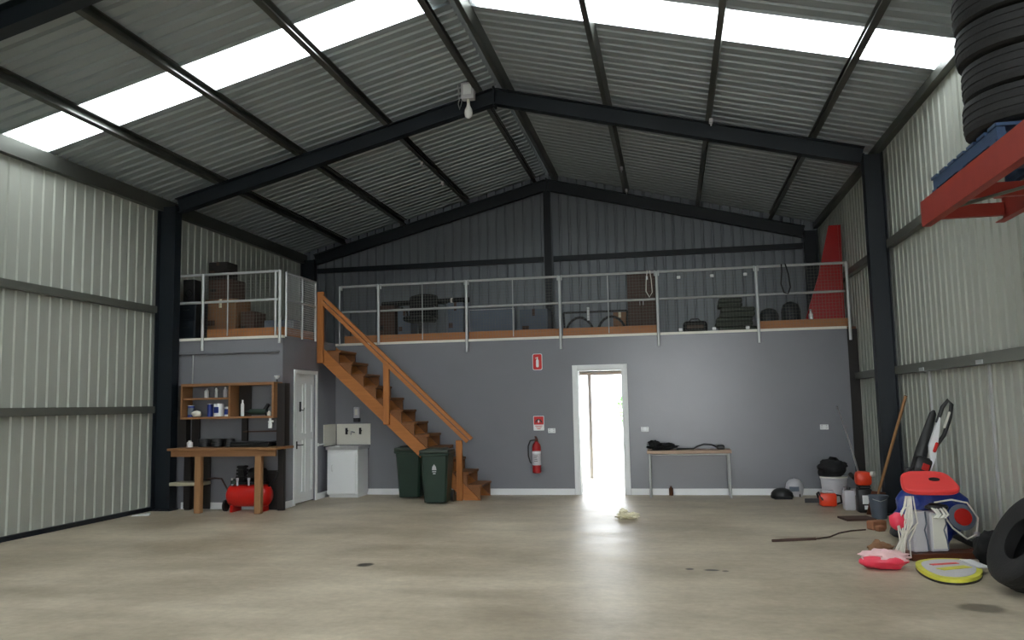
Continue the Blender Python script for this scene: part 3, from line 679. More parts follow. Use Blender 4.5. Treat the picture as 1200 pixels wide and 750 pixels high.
m = MB(); m.tube([(-.42, -.02, .012), (-.25, .05, .012), (-.16, .03, .012), (-.10, .0, .05), (0, .0, .085), (.12, 0, .075), (.2, .02, .03), (.26, .05, .015), (.3, -.05, .012)], .012, 8); m.obj('cord', 'black', t, smooth=70); m = MB(); m.rbox((.25, .0, .035), (.12, .1, .07), .02); m.obj('plug_block', 'black', t)
bottle('small brown bottle on the floor under the trestle table', -.08, 13.53, 0, .035, .15, 'wineglass', 'dkbrown')

# helmets by the wall
t = thing('helmet', 'black helmet lying on the floor against the skirting', 'helmet', (1.57, 13.22, 0))
m = MB(); m.lathe([(.16, .0), (.168, .03), (.155, .08), (.115, .125), (.05, .148), (.003, .152)], 22); m.obj('shell', 'black', t, smooth=50); m = MB(); m.prism([(-.13, .0), (.13, .0), (.11, .035), (-.11, .035)], -.06, TR(0, -.14, 0)); m.obj('peak', 'blackcloth', t)
t = thing('helmet', 'white helmet standing on the floor behind the black one', 'helmet', (1.79, 13.47, 0))
m = MB(); m.lathe([(.11, .0), (.125, .05), (.135, .13), (.12, .2), (.08, .25), (.003, .27)], 22); m.obj('shell', 'palegrey', t, smooth=50); m = MB(); m.box((-.02, -.125, .12), (.14, .02, .07)); m.obj('visor', 'bluegrey', t); m = MB(); m.box((.06, -.10, .02), (.02, .02, .05)); m.obj('strap', 'black', t)

# ------------------------------------------------------------------ lamp at the apex
t = thing('pendant_lamp', 'white boxed lamp with bare bulb on the roof apex', 'lamp', (-2.74, 11.22, 5.88))
m = MB(); m.rbox((0, 0, .135), (.185, .13, .24), .008); m.obj('gear_box', 'palegrey', t); m = MB(); m.rbox((0, -.067, .15), (.12, .006, .15), .002); m.obj('label_plate', 'white', t)
m = MB(); m.tube([(0, 0, .02), (0, 0, -.05)], .022, 10); m.obj('socket', 'offwhite', t, smooth=60)
m = MB(); m.lathe([(.02, -.04), (.028, -.08), (.055, -.14), (.062, -.19), (.05, -.24), (.02, -.265), (.002, -.268)], 18); m.obj('bulb', 'glass', t, smooth=60)
m = MB(); m.tube([(-.09, 0, .08), (-.13, 0, .05), (-.15, 0, -.04), (-.13, 0, -.12), (-.11, 0, -.06), (-.09, 0, .03)], .006, 6); m.obj('chain_loop', 'galv', t, smooth=60)
m = MB(); m.tube([(-.14, 0, .05), (-.15, 0, .28)], .006, 6); m.obj('cable', 'palegrey', t, smooth=60)
m = MB(); m.box((0, .05, .28), (.05, .14, .06)); m.obj('bracket', 'black', t)
for i, (x, y, l) in enumerate(((-4.08, 13.3, 'small white cable clip on the purlin beyond the lamp'), (-4.08, 14.6, 'small white cable clip further along that purlin towards the gable'), (-.74, 14.5, 'small white cable clip midway along the purlin over the doorway'), (-.74, 16.1, 'small white cable clip beside the end rafter over the doorway'), (.66, 11.25, 'small white cable clip where purlin meets the lamp frame'))):
    t = thing('cable_clip', l, 'clip', (x, y, roofz(x)-.15), group='cable clips on the purlins')
    m = MB(); m.rbox((0, 0, -.03), (.05, .09, .06), .008); m.obj('clip_body', 'palegrey', t); m = MB(); m.tube([(0, 0, -.06), (0, 0, -.1)], .01, 6); m.obj('stem', 'palegrey', t)

# ------------------------------------------------------------------ tyres
def tyre_parts(t, R, W, ri, T):
    hw = W/2; g_ = .006; tread = []
    xs = [-.40, -.24, -.21, -.02, .02, .21, .24, .40]
    tread = [(R-.03, -hw*.96), (R-.008, -hw*.86)]
    for i, q in enumerate((-.55, -.12, .32)):
        a, b = q*hw, (q+.2)*hw
        tread += [(R, a-.002), (R-g_, a), (R-g_, b), (R, b+.002)]
    tread += [(R-.008, hw*.86), (R-.03, hw*.96)]
    m = MB(); m.lathe(tread, 40, T); n = len(m.f)
    m.f = m.f[:n-2] if len(m.f[-1]) > 4 else m.f; m.m = m.m[:len(m.f)]
    m.obj('tread_band', 'rubber', t, smooth=25)
    for s in (-1, 1):
        sw = [(R-.03, s*hw*.96), (R*.86, s*hw*1.02), (R*.74, s*hw*1.0), (ri+.03, s*hw*.86), (ri, s*hw*.78), (ri, s*hw*.66), (R*.8, s*hw*.8)]
        m = MB(); m.lathe(sw, 40, T); m.f = [f for f in m.f if len(f) == 4]; m.m = [0]*len(m.f)
        m.obj('sidewall', 'rubber', t, smooth=40)
    m = MB(); m.lathe([(R*.82, -hw*.8), (R-.035, 0), (R*.82, hw*.8)], 40, T); m.f = [f for f in m.f if len(f) == 4]; m.m = [0]*len(m.f); m.obj('inner_liner', 'rubber', t, smooth=60)
RZK = 3.03   # top of the rack beams
lab = ('bottom truck tyre of the stack on the blue pallet', 'second truck tyre up in the stack on the blue pallet', 'third truck tyre up in the stack on the blue pallet', 'topmost truck tyre of the stack on the blue pallet')
for i in range(4):
    dx, dy = ((0, 0), (.015, .02), (-.012, .01), (-.02, .0))[i]
    t = thing('truck_tyre', lab[i], 'tyre', (2.375+dx, 5.70+dy, RZK+.149+.242*i), group='truck tyres on the rack'); tyre_parts(t, .42, .236, .25, TR(0, 0, .118))
rk = thing('storage_rack', 'worn red steel shelf frame high beside the ribbed wall', 'rack', (0, 0, 0))
def chan(nm, x, y0, y1, z0, z1, s):
    m = MB(); m.box((x, (y0+y1)/2, (z0+z1)/2), (.008, y1-y0, z1-z0)); m.box((x+s*.03, (y0+y1)/2, z1-.004), (.06, y1-y0, .008)); m.box((x+s*.03, (y0+y1)/2, z0+.004), (.06, y1-y0, .008)); m.obj(nm, 'rackred', rk)
chan('front_beam', 2.0, 1.05, 6.93, 2.83, RZK, 1); chan('rear_beam', 2.59, 1.05, 6.93, 2.83, RZK, -1)
for y in (6.90, 6.23, 5.3, 4.4, 3.2, 2.1, 1.1):
    m = MB(); m.box((2.295, y, 2.93), (.575, .05, .10)); m.obj('cross_bar', 'rackred', rk)
for y in (6.4, 5.1, 3.8):
    m = MB(); m.tube([(2.06, y, 2.86), (2.55, y-.9, 2.86)], .012, 6); m.obj('diagonal_rod', 'girt', rk)
for y in (6.23, 1.03):
    m = MB(); m.box((2.60, y, 2.93), (.016, .16, .24)); m.obj('column_plate', 'rackred', rk)
pl = thing('pallet', 'blue timber pallet lying on the high red shelf frame', 'pallet', (2.29, 6.02, RZK+.004))
for x in (-.25, 0, .25):
    m = MB(); m.box((x, 0, .06), (.05, 1.26, .08)); m.obj('bearer', 'pallet', pl)
for q in range(7):
    m = MB(); m.box((0, -.58+q*.193, .11), (.57, .13, .02)); m.obj('deck_board', 'pallet', pl)
for q in range(3):
    m = MB(); m.box((0, -.58+q*.58, .01), (.57, .11, .02)); m.obj('base_board', 'pallet', pl)
t = thing('car_tyre', 'worn tyre leaning against the ribbed wall beside the bodyboard', 'tyre', (2.585, 6.98, 0))
tyre_parts(t, .37, .21, .17, TR(.02, 0, .372) @ RZ(math.radians(7)) @ RY(math.radians(-90+29)))

# ------------------------------------------------------------------ heap of gear by the right wall
t = thing('inflatable_tube', 'blue inflatable water toy with red disc slumped against the wall', 'inflatable', (2.49, 9.02, 0))
m = MB(); m.blob((0, 0, .33), (.33, .24, .31), .16, 2.4, 9, 34, 22, -.325); m.obj('vinyl_body', 'blue', t, smooth=60)
T = TR(.19, -.30, .33) @ RZ(math.radians(8)) @ RX(PI/2-.25)
m = MB(); m.lathe([(.09, -.04), (.125, 0), (.125, .015), (.085, .03), (.08, .02)], 22, T); m.obj('white_ring', 'bluegrey', t, smooth=40)
m = MB(); m.lathe([(.085, 0), (.08, .035), (.003, .042)], 22, T); m.obj('red_disc', 'red', t, smooth=40)
m = MB(); m.tube([(-.05, -.31, .47), (.10, -.33, .50), (.24, -.32, .47), (.32, -.34, .33), (.29, -.36, .18), (.2, -.38, .14), (.08, -.38, .24), (0, -.36, .38)], .009, 6); m.obj('cord', 'rope', t, smooth=60)
m = MB(); m.tube([(.30, -.34, .2), (.31, -.36, .08), (.28, -.36, .01)], .03, 8); m.obj('strap_end', 'palegrey', t, smooth=60)
pk = thing('plank', 'red brown timber plank on the floor under the grey boxes', 'plank', (2.42, 8.42, 0), .24)
m = MB(); m.rbox((0, 0, .03), (.74, .22, .06), .008); m.obj('timber', 'brownmetal', pk); m = MB(); m.box((.33, 0, .064), (.06, .2, .008)); m.obj('end_cleat', 'dkbrown', pk)
for i, (x, y, wd, hh) in enumerate(((2.185, 8.40, .14, .37), (2.36, 8.45, .17, .36))):
    t = thing('storage_box', ('narrow pale grey box wrapped in dark cord under the red board', 'wider pale grey box standing under the red board')[i], 'box', (x, y, .062), .30)
    m = MB(); m.rbox((0, 0, hh/2), (wd, .13, hh), .012); m.obj('case', 'palegrey', t)
    m = MB(); m.rbox((0, -.067, hh*.5), (wd*.8, .008, hh*.86), .002); m.obj('front_panel', 'offwhite' if i else 'palegrey', t)
    m = MB(); m.tube([(wd*.3, -.08, hh), (wd*.36, -.082, hh*.7), (wd*.2, -.082, hh*.55), (wd*.34, -.082, hh*.3), (wd*.4, -.082, .02)], .007, 6); m.obj('cord', 'bluegrey', t, smooth=60)
t = thing('strap_bundle', 'dark and white strap bundle on top of the grey boxes', 'straps', (2.36, 8.36, .44))
m = MB()
for q in range(7): 
    a = random.uniform(-.07, .07); m.tube([(a, -.02, .04), (a+.03, -.05, .01), (a+.05, -.06, -.03), (a+.02, -.06, -.06)], .011, 6)
tag(m.obj('strap', 'offwhite', t, smooth=60), kind='stuff'); m = MB(); m.blob((0, 0, .03), (.10, .05, .035), .2, 3, 2, 16, 10); m.obj('buckle_pad', 'black', t, smooth=60)
t = thing('red_board', 'red plastic board with dark grip slot lying on the heap', 'board', (2.33, 8.50, .60))
T = RZ(-.05) @ RX(math.radians(21)); out = []
for q in range(40):
    a = 2*PI*q/40; ex = .55
    out.append((.235*math.copysign(abs(math.cos(a))**ex, math.cos(a))-.03*math.sin(a)*0, .21*math.copysign(abs(math.sin(a))**ex, math.sin(a))))
m = MB(); vs = []; 
for z, k in ((0, .95), (.012, 1), (.04, 1), (.052, .95)): vs += [(x*k*(1+.12*(y/.21)*-1), y*k, z+.06) for x, y in out]
fs = [tuple(range(40))[::-1], tuple(range(120, 160))]+[(r*40+i, r*40+(i+1) % 40, (r+1)*40+(i+1) % 40, (r+1)*40+i) for r in range(3) for i in range(40)]
m.add(vs, fs, T); m.obj('panel', 'redpl', t, smooth=40)
m = MB(); m.lathe([(.048, .108), (.048, .1165), (.002, .1165)], 20, T @ TR(.06, .02, 0) @ Matrix.Diagonal((1, .7, 1, 1))); m.obj('grip_slot', 'black', t)
t = thing('rope_tangle', 'tangled white rope with pink float hanging off the heap', 'rope', (2.08, 8.32, 0))
for q in range(13):
    a = random.uniform(-.09, .07); b = random.uniform(-.18, .02); c = random.uniform(-.02, .05)
    m = MB(); m.tube([(.05+a*.4, .02, .57), (.03+a*.6, -.04, .48), (a*1.2, -.07+c*.3, .34), (b*.5, -.1+c, .18), (b, -.13+c, .04), (b-.04, -.14+c, .012), (b-.12*random.random(), -.15+c, .012)], .0062, 6); m.obj('rope_strand', 'rope', t, smooth=60)
m = MB(); m.tube([(.03, -.05, .5), (-.05, -.03, .44)], .006, 6); m.obj('tether', 'rope', t); m = MB(); m.blob((-.08, -.02, .35), (.075, .06, .08), .08, 2, 1, 20, 14); m.obj('float', 'pink', t, smooth=60)
t = thing('tan_bundle', 'tan cloth and white straps bundle at the foot of the rope', 'bundle', (1.84, 8.36, 0))
m = MB(); m.blob((0, 0, .07), (.11, .09, .08), .3, 2.5, 5, 22, 14, -.07); m.obj('cloth', 'tan', t, smooth=60)
t = thing('pink_bag', 'pink red vinyl bag topped with pale film on the floor', 'bag', (1.75, 7.85, 0))
m = MB(); m.blob((0, 0, .065), (.20, .13, .065), .12, 2, 11, 28, 16, -.064); m.obj('bag_body', 'pink', t, smooth=60)
m = MB(); m.blob((.02, .02, .10), (.19, .12, .06), .22, 3, 3, 28, 14, -.03); m.obj('pale_film', 'pinkwhite', t, smooth=60)
t = thing('bodyboard', 'yellow green foam bodyboard flat on the floor beside the tyre', 'bodyboard', (0, 0, 0))
bb = [(2.04, 7.95), (2.2, 8.12), (2.38, 8.16), (2.53, 8.08), (2.50, 7.72), (2.37, 7.40), (2.19, 7.24), (2.04, 7.30), (1.99, 7.58)]
def smooth_poly(p, n=4):
    q = []
    for i in range(len(p)):
        a, b, c, d = [Vector(p[(i+k-1) % len(p)]) for k in range(4)]
        for s in range(n):
            u = s/n; q.append(.5*((2*b)+(c-a)*u+(2*a-5*b+4*c-d)*u*u+(3*b-a-3*c+d)*u**3))
    return [tuple(v) for v in q]
bb = smooth_poly(bb); n = len(bb); cx = sum(x for x, y in bb)/n; cy = sum(y for x, y in bb)/n
def slab(poly, z0, z1, k=1.0):
    m = MB(); n = len(poly); vs = [(cx+(x-cx)*k, cy+(y-cy)*k, z) for z in (z0, z1) for x, y in poly]
    m.add(vs, [tuple(range(n))[::-1], tuple(range(n, 2*n))]+[(i, (i+1) % n, n+(i+1) % n, n+i) for i in range(n)]); return m
slab(bb, 0, .018).obj('slick_base', 'dark', t); slab(bb, .018, .045).obj('foam_core', 'yellow', t); slab(bb, .045, .049, .82).obj('deck_print', 'palegrey', t)
m = MB(); m.box((cx, cy-.05, .051), (.3, .09, .004), TR(cx, cy, 0) @ RZ(.5) @ TR(-cx, -cy, 0)); m.obj('deck_stripe', 'yellow', t)
m = MB(); m.box((cx+.05, cy+.12, .051), (.26, .05, .004), TR(cx, cy, 0) @ RZ(.4) @ TR(-cx, -cy, 0)); m.obj('deck_stripe', 'redpl', t)
m = MB(); m.rbox((2.49, 7.86, .056), (.10, .34, .012), .003, 1, TR(2.49, 7.86, 0) @ RZ(.12) @ TR(-2.49, -7.86, 0)); m.obj('tail_patch', 'white', t)
t = thing('dark_bag', 'dark cloth bag between the blue inflatable and the tyre', 'bag', (2.70, 8.12, 0))
m = MB(); m.blob((0, 0, .14), (.13, .12, .15), .2, 2.2, 8, 22, 14, -.139); m.obj('cloth', 'blackcloth', t, smooth=60)
t = thing('paper_cup', 'white cup lying on the floor between bodyboard and tyre', 'cup', (2.60, 7.72, .035))
m = MB(); m.lathe([(.028, -.06), (.038, .06), (.035, .06), (.025, -.055)], 16, RX(PI/2)); m.obj('cup_wall', 'white', t, smooth=40)
t = thing('garden_vacuum', 'black and white upright blower vacuum leaning on the wall', 'blower', (2.24, 9.42, 0)); t.rotation_euler = (0, .366, 0)
m = MB(); m.rbox((.03, 0, .10), (.2, .18, .14), .03, 2); m.obj('nozzle_head', 'black', t, smooth=40)
m = MB(); m.tube([(-.02, 0, .12), (-.02, 0, .75), (-.04, 0, 1.0), (-.05, 0, 1.38), (-.05, 0, 1.42)], [.06, .07, .06, .035, .01], 12); m.obj('tube', 'black', t, smooth=40)
m = MB(); m.rbox((.0, -.03, .80), (.17, .14, .24), .04, 2); m.rbox((-.10, -.03, .72), (.08, .08, .09), .02); mo = m.obj('motor_housing', 'black', t, smooth=40)
m = MB(); m.rbox((.02, -.105, .82), (.07, .012, .07), .004); m.obj('red_badge', 'red', mo)
m = MB(); m.prism([(.03, .62), (.085, .66), (.09, .95), (.07, 1.08), (.01, 1.36), (-.005, 1.36), (-.01, 1.05), (.05, .9)], .05, TR(0, -.085, 0)); m.obj('white_shell', 'white', t)
m = MB(); m.rbox((.055, -.09, 1.05), (.035, .02, .11), .01); m.obj('red_trim', 'red', t)
m = MB(); m.tube([(.06, -.06, 1.06), (.10, -.06, 1.2), (.10, -.06, 1.4), (.075, -.06, 1.53), (.03, -.06, 1.56), (.0, -.06, 1.47), (.0, -.06, 1.3)], .021, 10); m.obj('handle_loop', 'black', t, smooth=60)
m = MB(); m.rbox((.075, -.075, 1.36), (.022, .03, .18), .006); m.obj('handle_grip', 'offwhite', t)
t = thing('spade', 'long timber handled spade leaning beside the steel column', 'spade', (0, 0, 0))
m = MB(); m.tube([(2.805, 10.86, 1.50), (2.50, 11.29, .24)], .019, 8); m.obj('shaft', 'benchz', t, smooth=60); m = MB(); m.bar((2.515, 11.27, .30), (2.455, 11.35, .0), .18, .012, (.2, -1, 0)); m.obj('blade', 'brownmetal', t)
t = thing('line_trimmer', 'orange line trimmer with long silver shaft propped on the grey wall', 'line trimmer', (0, 0, 0))
m = MB(); m.tube([(2.41, 11.80, .43), (2.46, 12.6, .86), (2.50, 13.56, 1.36)], .012, 8); m.obj('shaft', 'silver', t, smooth=60)
m = MB(); m.rbox((2.41, 11.62, .435), (.20, .18, .19), .05, 2); m.obj('engine_cover', 'orange', t, smooth=40); m = MB(); m.rbox((2.41, 11.62, .33), (.15, .15, .05), .015); m.obj('fuel_tank', 'black', t); m = MB(); m.tube([(2.33, 11.75, .43), (2.30, 11.85, .47)], .03, 10); m.obj('muffler', 'black', t)
m = MB(); m.tube([(2.50, 11.55, .50), (2.53, 11.52, .5)], .035, 12); m.obj('starter_cap', 'offwhite', t)
def container(name, label, cat, loc, wd, dp, hh, mm, lidm, labelm=None):
    t = thing(name, label, cat, loc)
    m = MB(); m.rbox((0, 0, hh*.44), (wd, dp, hh*.88), .018, 2); m.obj('body', mm, t, smooth=35)
    m = MB(); m.lathe([(wd*.2, hh*.87), (wd*.2, hh*.97), (wd*.16, hh)], 14); m.obj('cap', lidm, t, smooth=40)
    m = MB(); m.tube([(-wd*.38, 0, hh*.86), (-wd*.38, 0, hh*.97), (-wd*.15, 0, hh*.97)], .012, 6); m.obj('handle', mm, t, smooth=60)
    if labelm:
        m = MB(); m.rbox((0, -dp/2-.002, hh*.5), (wd*.5, .006, hh*.4), .002); m.obj('label_patch', labelm, t)
        m = MB(); m.box((0, -dp/2-.006, hh*.42), (wd*.4, .004, .02)); m.obj('label_line', mm, t)
    return t
t = thing('oil_container', 'black square oil container with white label under the trimmer', 'container', (2.41, 11.62, 0))
m = MB(); m.rbox((0, 0, .152), (.18, .17, .304), .02, 2); m.obj('body', 'black', t, smooth=35); m = MB(); m.rbox((.005, -.088, .17), (.09, .006, .11), .002); m.obj('label_patch', 'white', t); m = MB(); m.rbox((.005, -.088, .07), (.05, .006, .05), .002); m.obj('small_label', 'white', t)
container('fuel_can', 'pale grey fuel can between chainsaw and oil container', 'can', (2.265, 11.86, 0), .14, .16, .30, 'palegrey', 'black')
t = thing('metal_bucket', 'dull grey metal bucket beside the spade and column', 'bucket', (2.45, 11.03, 0))
m = MB(); m.lathe([(.085, 0), (.115, .28), (.12, .285), (.11, .28), (.08, .01)], 20); m.obj('pail', 'bluegrey', t, smooth=40); m = MB(); m.tube([(-.12, 0, .27), (-.07, -.09, .24), (0, -.12, .22), (.07, -.09, .24), (.12, 0, .27)], .004, 6); m.obj('bail', 'galv', t)
t = thing('chainsaw', 'orange chainsaw standing on the floor below the black bag', 'chainsaw', (2.05, 12.18, 0))
m = MB(); m.rbox((0, 0, .1), (.22, .17, .18), .03, 2); m.obj('engine_body', 'orange', t, smooth=40); m = MB(); m.rbox((.0, 0, .205), (.16, .12, .035), .012); m.obj('top_cover', 'palegrey', t); m = MB(); m.tube([(-.08, -.1, .1), (-.12, -.02, .2), (-.13, .06, .17), (-.1, .1, .08)], .012, 8); m.obj('front_handle', 'black', t, smooth=60)
m = MB(); m.box((-.2, .02, .08), (.2, .01, .06)); m.obj('guide_bar', 'black', t); m = MB(); m.tube([(.1, 0, .16), (.17, 0, .15), (.18, 0, .06), (.1, 0, .03)], .014, 8); m.obj('rear_handle', 'black', t, smooth=60)
t = thing('storage_tub', 'white plastic tub against the grey wall under the black bag', 'tub', (2.22, 12.62, 0))
m = MB(); m.lathe([(.15, 0), (.18, .34), (.19, .345), (.19, .36), (.172, .36), (.145, .02)], 24); m.obj('tub_wall', 'palegrey', t, smooth=40); m = MB(); m.lathe([(.19, .36), (.19, .375), (.003, .378)], 24); m.obj('lid', 'offwhite', t, smooth=40)
t = thing('black_bag', 'slumped black bag on the white tub by the trimmer', 'bag', (2.20, 12.60, .38))
m = MB(); m.blob((0, 0, .11), (.2, .15, .13), .22, 2, 12, 24, 16, -.11); m.obj('cloth', 'blackcloth', t, smooth=60); m = MB(); m.tube([(-.06, -.03, .2), (-.02, -.04, .27), (.04, -.04, .26), (.07, -.03, .19)], .012, 6); m.obj('carry_strap', 'blackcloth', t, smooth=60)
t = thing('brick', 'broken red brown brick on the floor near the dark stick', 'brick', (2.22, 10.15, 0), .5)
m = MB(); m.rbox((0, 0, .05), (.2, .11, .10), .012); m.obj('block', 'brick', t); m = MB(); m.rbox((-.06, -.12, .03), (.1, .08, .06), .012); m.obj('chip', 'brick', t)
t = thing('board_offcut', 'flat brown board on the floor before the fuel can', 'board', (2.17, 10.95, 0), .2)
m = MB(); m.box((0, 0, .012), (.36, .3, .024)); m.obj('timber', 'dkbrown', t)
t = thing('stick', 'dark stick trailing thin cord across the concrete floor', 'stick', (0, 0, 0))
m = MB(); m.tube([(.97, 9.2, .012), (1.2, 9.27, .015), (1.43, 9.36, .012)], .017, 6); m.obj('stick_body', 'dkbrown', t, smooth=60); m = MB(); m.tube([(1.43, 9.36, .012), (1.6, 9.52, .008), (1.75, 9.8, .008), (1.9, 9.96, .008), (2.08, 10.06, .008)], .009, 6); m.obj('cord', 'dkbrown', t, smooth=60)
t = thing('crumpled_paper', 'crumpled cream paper on the floor before the doorway', 'paper', (-.63, 10.86, 0), .3)
m = MB(); m.blob((0, 0, .035), (.14, .09, .045), .5, 3.5, 4, 18, 12, -.033); m.obj('sheet', 'paper', t); m = MB(); m.blob((-.05, 0, .08), (.05, .04, .05), .5, 3, 2, 12, 8); m.obj('fold', 'paper', t)
t = thing('paper_scrap', 'small white paper scrap on the floor by the ribbed wall', 'paper', (-7.60, 10.84, 0), .5)
m = MB(); m.add([(-.12, -.05, .004), (.12, -.06, .02), (.13, .05, .03), (-.11, .06, .006), (-.12, -.05, .0), (.12, -.06, .0), (.13, .05, .0), (-.11, .06, .0)], [(0, 1, 2, 3), (7, 6, 5, 4), (0, 4, 5, 1), (1, 5, 6, 2), (2, 6, 7, 3), (3, 7, 4, 0)]); m.obj('sheet', 'white', t)

# ------------------------------------------------------------------ things stored on the mezzanine
def carton(label, x0, x1, y0, y1, z, hh, mm, name='carton', cat='box'):
    t = thing(name, label, cat, ((x0+x1)/2, (y0+y1)/2, z)); wx, wy = x1-x0, y1-y0
    m = MB(); m.rbox((0, 0, hh/2), (wx, wy, hh), .006); m.obj('body', mm, t)
    m = MB(); m.box((0, -wy/2-.002, hh*.9), (.05, .003, hh*.2)); m.box((0, 0, hh+.001), (.05, wy, .002)); m.obj('tape', 'paper' if mm == 'tan' else 'dkbrown', t)
    m = MB(); m.box((-wx*.3, -wy/2-.002, hh*.45), (wx*.25, .003, hh*.12)); m.obj('print_patch', 'dkbrown' if mm != 'dkbrown' else 'dark', t)
    return t
Zt = ZM+.002
carton('large brown carton at the bottom of the stack over the workbench', -7.62, -7.06, 12.45, 12.95, Zt, .72, 'tan')
carton('dark brown carton in the middle of the stack over the workbench', -7.58, -7.14, 12.47, 12.9, Zt+.725, .33, 'dkbrown')
carton('small dark carton topmost of the stack over the workbench', -7.60, -7.26, 12.5, 12.85, Zt+1.06, .30, 'dark')
carton('low brown carton beside the stack over the workbench', -7.0, -6.75, 12.5, 12.9, Zt, .5, 'dkbrown')
carton('grey storage box behind the railing over the workbench', -6.68, -6.15, 12.7, 13.1, Zt, .36, 'bluegrey', 'storage_box')
t = thing('filing_cabinet', 'small dark blue cabinet by the wall over the workbench', 'cabinet', (-7.56, 12.0, Zt))
m = MB(); m.rbox((0, 0, .31), (.32, .36, .62), .008); m.obj('body', 'steel', t)
for q in range(2):
    m = MB(); m.rbox((0, -.184, .17+.28*q), (.28, .012, .25), .004); dw = m.obj('drawer', 'steel', t); m = MB(); m.box((0, -.197, .2+.28*q), (.1, .015, .015)); m.obj('handle', 'black', dw)
t = thing('loudspeaker', 'small black loudspeaker on the dark blue cabinet', 'speaker', (-7.58, 12.0, Zt+.622))
m = MB(); m.rbox((0, 0, .18), (.2, .2, .36), .01); m.obj('cabinet', 'black', t); m = MB(); m.lathe([(.07, 0), (.06, .006), (.01, -.01)], 18, TR(0, -.101, .13) @ RX(PI/2)); m.obj('cone', 'blackcloth', t)
carton('dark brown carton upright beside the head of the stairs', -5.34, -5.02, 14.55, 14.95, Zt, .76, 'dkbrown')
carton('pale grey carton under the rolled dark carpet', -4.98, -4.72, 14.6, 15.0, Zt, .70, 'bluegrey')
t = thing('office_chair', 'black padded office chair behind the railing by the stairs', 'chair', (-4.42, 14.2, Zt))
m = MB(); m.rbox((0, 0, .44), (.52, .46, .1), .04, 2); m.obj('seat', 'blackcloth', t, smooth=40); m = MB(); m.rbox((0, .22, .66), (.54, .1, .46), .05, 3); m.blob((0, .22, .86), (.27, .06, .07), .05, 2, 1, 20, 10); m.obj('backrest', 'blackcloth', t, smooth=40)
m = MB(); m.tube([(0, 0, .1), (0, 0, .4)], .03, 10); m.obj('gas_stem', 'black', t)
for q in range(5):
    a = q*2*PI/5; m = MB(); m.tube([(0, 0, .1), (.26*math.cos(a), .26*math.sin(a), .055)], .02, 6); lg = m.obj('base_arm', 'black', t); m = MB(); m.tube([(.26*math.cos(a)-.02, .26*math.sin(a), .027), (.26*math.cos(a)+.02, .26*math.sin(a), .027)], .027, 10); m.obj('castor', 'black', lg)
for s in (-1, 1):
    m = MB(); m.tube([(s*.27, .15, .46), (s*.29, .1, .64), (s*.29, -.15, .64)], .02, 8); m.obj('armrest', 'black', t)
t = thing('carpet_roll', 'long dark rolled carpet laid across the cartons behind the chair', 'carpet', (-4.5, 14.78, Zt+.76+.05))
m = MB(); m.tube([(-.85, 0, 0), (-.3, 0, .01), (.85, 0, .02)], .05, 14); m.obj('roll', 'blackcloth', t, smooth=60); m = MB(); m.tube([(.5, 0, .017), (.54, 0, .017)], .053, 14); m.obj('tie', 'rope', t)
carton('tall pale carton supporting the end of the rolled carpet', -4.02, -3.72, 14.6, 15.0, Zt, .77, 'bluegrey')
t = thing('mattress', 'pale grey mattress standing on edge behind the railing', 'mattress', (-3.14, 14.5, Zt))
m = MB(); m.rbox((0, 0, .31), (.84, .2, .62), .03, 2); m.obj('pad', 'bluegrey', t, smooth=40); m = MB(); m.tube([(-.41, -.1, .03), (.41, -.1, .03), (.41, -.1, .59), (-.41, -.1, .59)], .008, 6, True); m.obj('piping', 'palegrey', t)
carton('wide grey carton beside the central steel column', -2.72, -2.2, 14.9, 15.4, Zt, .62, 'bluegrey')
t = thing('table_frame', 'black metal frame with curved legs over the doorway', 'frame', (-1.28, 14.4, Zt))
for z in (.47,):
    m = MB(); m.tube([(-.56, 0, z), (.56, 0, z)], .018, 8); m.obj('crossbar', 'black', t)
for sx in (-1, 1):
    m = MB(); m.tube([(sx*.28+.26*math.cos(PI*q/12), 0, .015+.36*math.sin(PI*q/12)) for q in range(13)], .022, 8); m.obj('curved_leg', 'black', t, smooth=60)
    m = MB(); m.tube([(sx*.56, 0, .47), (sx*.54, 0, .015)], .018, 8); m.obj('upright', 'black', t)
m = MB(); m.tube([(-.12, -.03, .32), (-.12, -.03, .55)], .022, 8); m.obj('white_sleeve', 'white', t)
t = thing('cupboard', 'tall dark brown cupboard over the doorway behind the railing', 'cupboard', (-.48, 15.0, Zt))
m = MB(); m.rbox((0, 0, .61), (.5, .4, 1.22), .006); m.obj('body', 'dkbrown', t)
for s in (-1, 1):
    m = MB(); m.rbox((s*.122, -.206, .62), (.235, .014, 1.14), .004); dd = m.obj('door', 'dkbrown', t); m = MB(); m.tube([(s*.03, -.215, .6), (s*.03, -.235, .6), (s*.03, -.235, .7), (s*.03, -.215, .7)], .005, 6); m.obj('handle', 'silver', dd)
carton('brown carton pushed against the tall cupboard', -1.0, -.76, 14.9, 15.2, Zt, .5, 'tan')
t = thing('tool_bag', 'black tool bag with red band behind the railing clips', 'bag', (.42, 14.25, Zt))
m = MB(); m.rbox((0, 0, .11), (.40, .2, .22), .06, 3); m.obj('bag_body', 'blackcloth', t, smooth=50); m = MB(); m.rbox((0, -.096, .12), (.28, .012, .06), .004); m.obj('red_band', 'dkbrown', t); m = MB(); m.tube([(-.1, 0, .21), (-.06, 0, .26), (.06, 0, .26), (.1, 0, .21)], .012, 6); m.obj('handle', 'black', t)
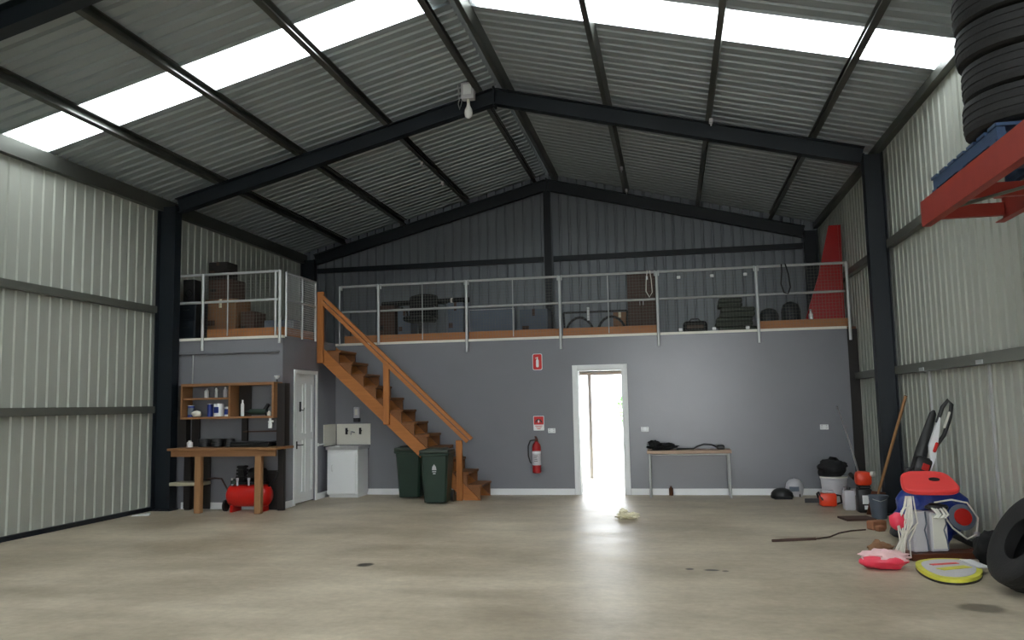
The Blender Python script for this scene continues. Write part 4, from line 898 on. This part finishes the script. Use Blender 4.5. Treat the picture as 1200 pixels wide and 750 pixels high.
for i in range(4):
    t = thing('folded_tarp', ('dark green tarpaulin, bottom of the folded pile on the deck', 'dark green tarpaulin, second from bottom of the folded pile', 'dark green tarpaulin, third up in the folded pile', 'dark green tarpaulin on top of the folded pile')[i], 'tarpaulin', (1.14+(.03, -.02, .04, -.08)[i], 15.1, Zt+.17*i), group='folded tarpaulins on the deck')
    m = MB(); wd = (.68, .64, .6, .42)[i]; m.rbox((0, 0, .045), (wd, .4, .085), .03, 2); m.obj('lower_fold', 'dkgreen', t, smooth=40); m = MB(); m.rbox((.01, 0, .128), (wd*.97, .39, .08), .03, 2); m.obj('upper_fold', 'dkgreen', t, smooth=40)
for i, (x, hh) in enumerate(((1.72, .48), (2.09, .58))):
    t = thing('barrel', ('smaller dark plastic barrel beside the folded tarpaulins', 'larger dark plastic barrel near the leaning red sheet')[i], 'barrel', (x, 15.0, Zt))
    m = MB(); m.lathe([(.14, 0), (.16, .03), (.165, hh*.5), (.16, hh*.75), (.13, hh*.9), (.06, hh*.97), (.003, hh)], 22); m.obj('drum', 'steel', t, smooth=50)
    for z in (.32, .66):
        m = MB(); m.lathe([(.168, hh*z-.01), (.172, hh*z), (.168, hh*z+.01)], 22); m.obj('hoop', 'black', t, smooth=50)
t = thing('red_sheet', 'tall red sheet leaning on the ribbed wall above the grey room', 'sheet', (2.74, 14.15, Zt))
m = MB()
m.prism([(-.60, 0), (.06, 0), (.09, 1.72), (-.10, 1.72), (-.30, .9)], .03); m.obj('panel', 'dkred', t); m = MB(); m.box((.055, -.008, .86), (.03, .016, 1.7)); m.obj('edge_strip', 'dkred', t)
bottle('white bottle standing on the deck before the red sheet', 2.25, 13.95, Zt, .035, .32, 'white', 'palegrey')
t = thing('hanging_cable', 'black cable loop hung on the railing near the red sheet', 'cable', (1.78, RY_+.004, ZM+1.0))
m = MB(); m.tube([(0, -.03, .02), (.0, -.03, -.1), (-.02, -.03, -.3), (.02, -.03, -.44), (.08, -.03, -.46), (.12, -.03, -.36), (.10, -.03, -.15), (.06, -.03, .02)], .012, 6); m.obj('cord', 'black', t, smooth=60)
t = thing('hanging_rope', 'white rope loop hung on the railing by the tall cupboard', 'rope', (-.33, RY_+.004, ZM+1.0))
m = MB(); m.tube([(0, -.03, .02), (-.02, -.03, -.12), (-.03, -.03, -.32), (.02, -.03, -.42), (.07, -.03, -.34), (.06, -.03, -.14), (.04, -.03, .02)], .008, 6); m.obj('cord', 'rope', t, smooth=60); m = MB(); m.rbox((-.01, -.03, -.1), (.03, .02, .06), .006); m.obj('tag', 'white', t)
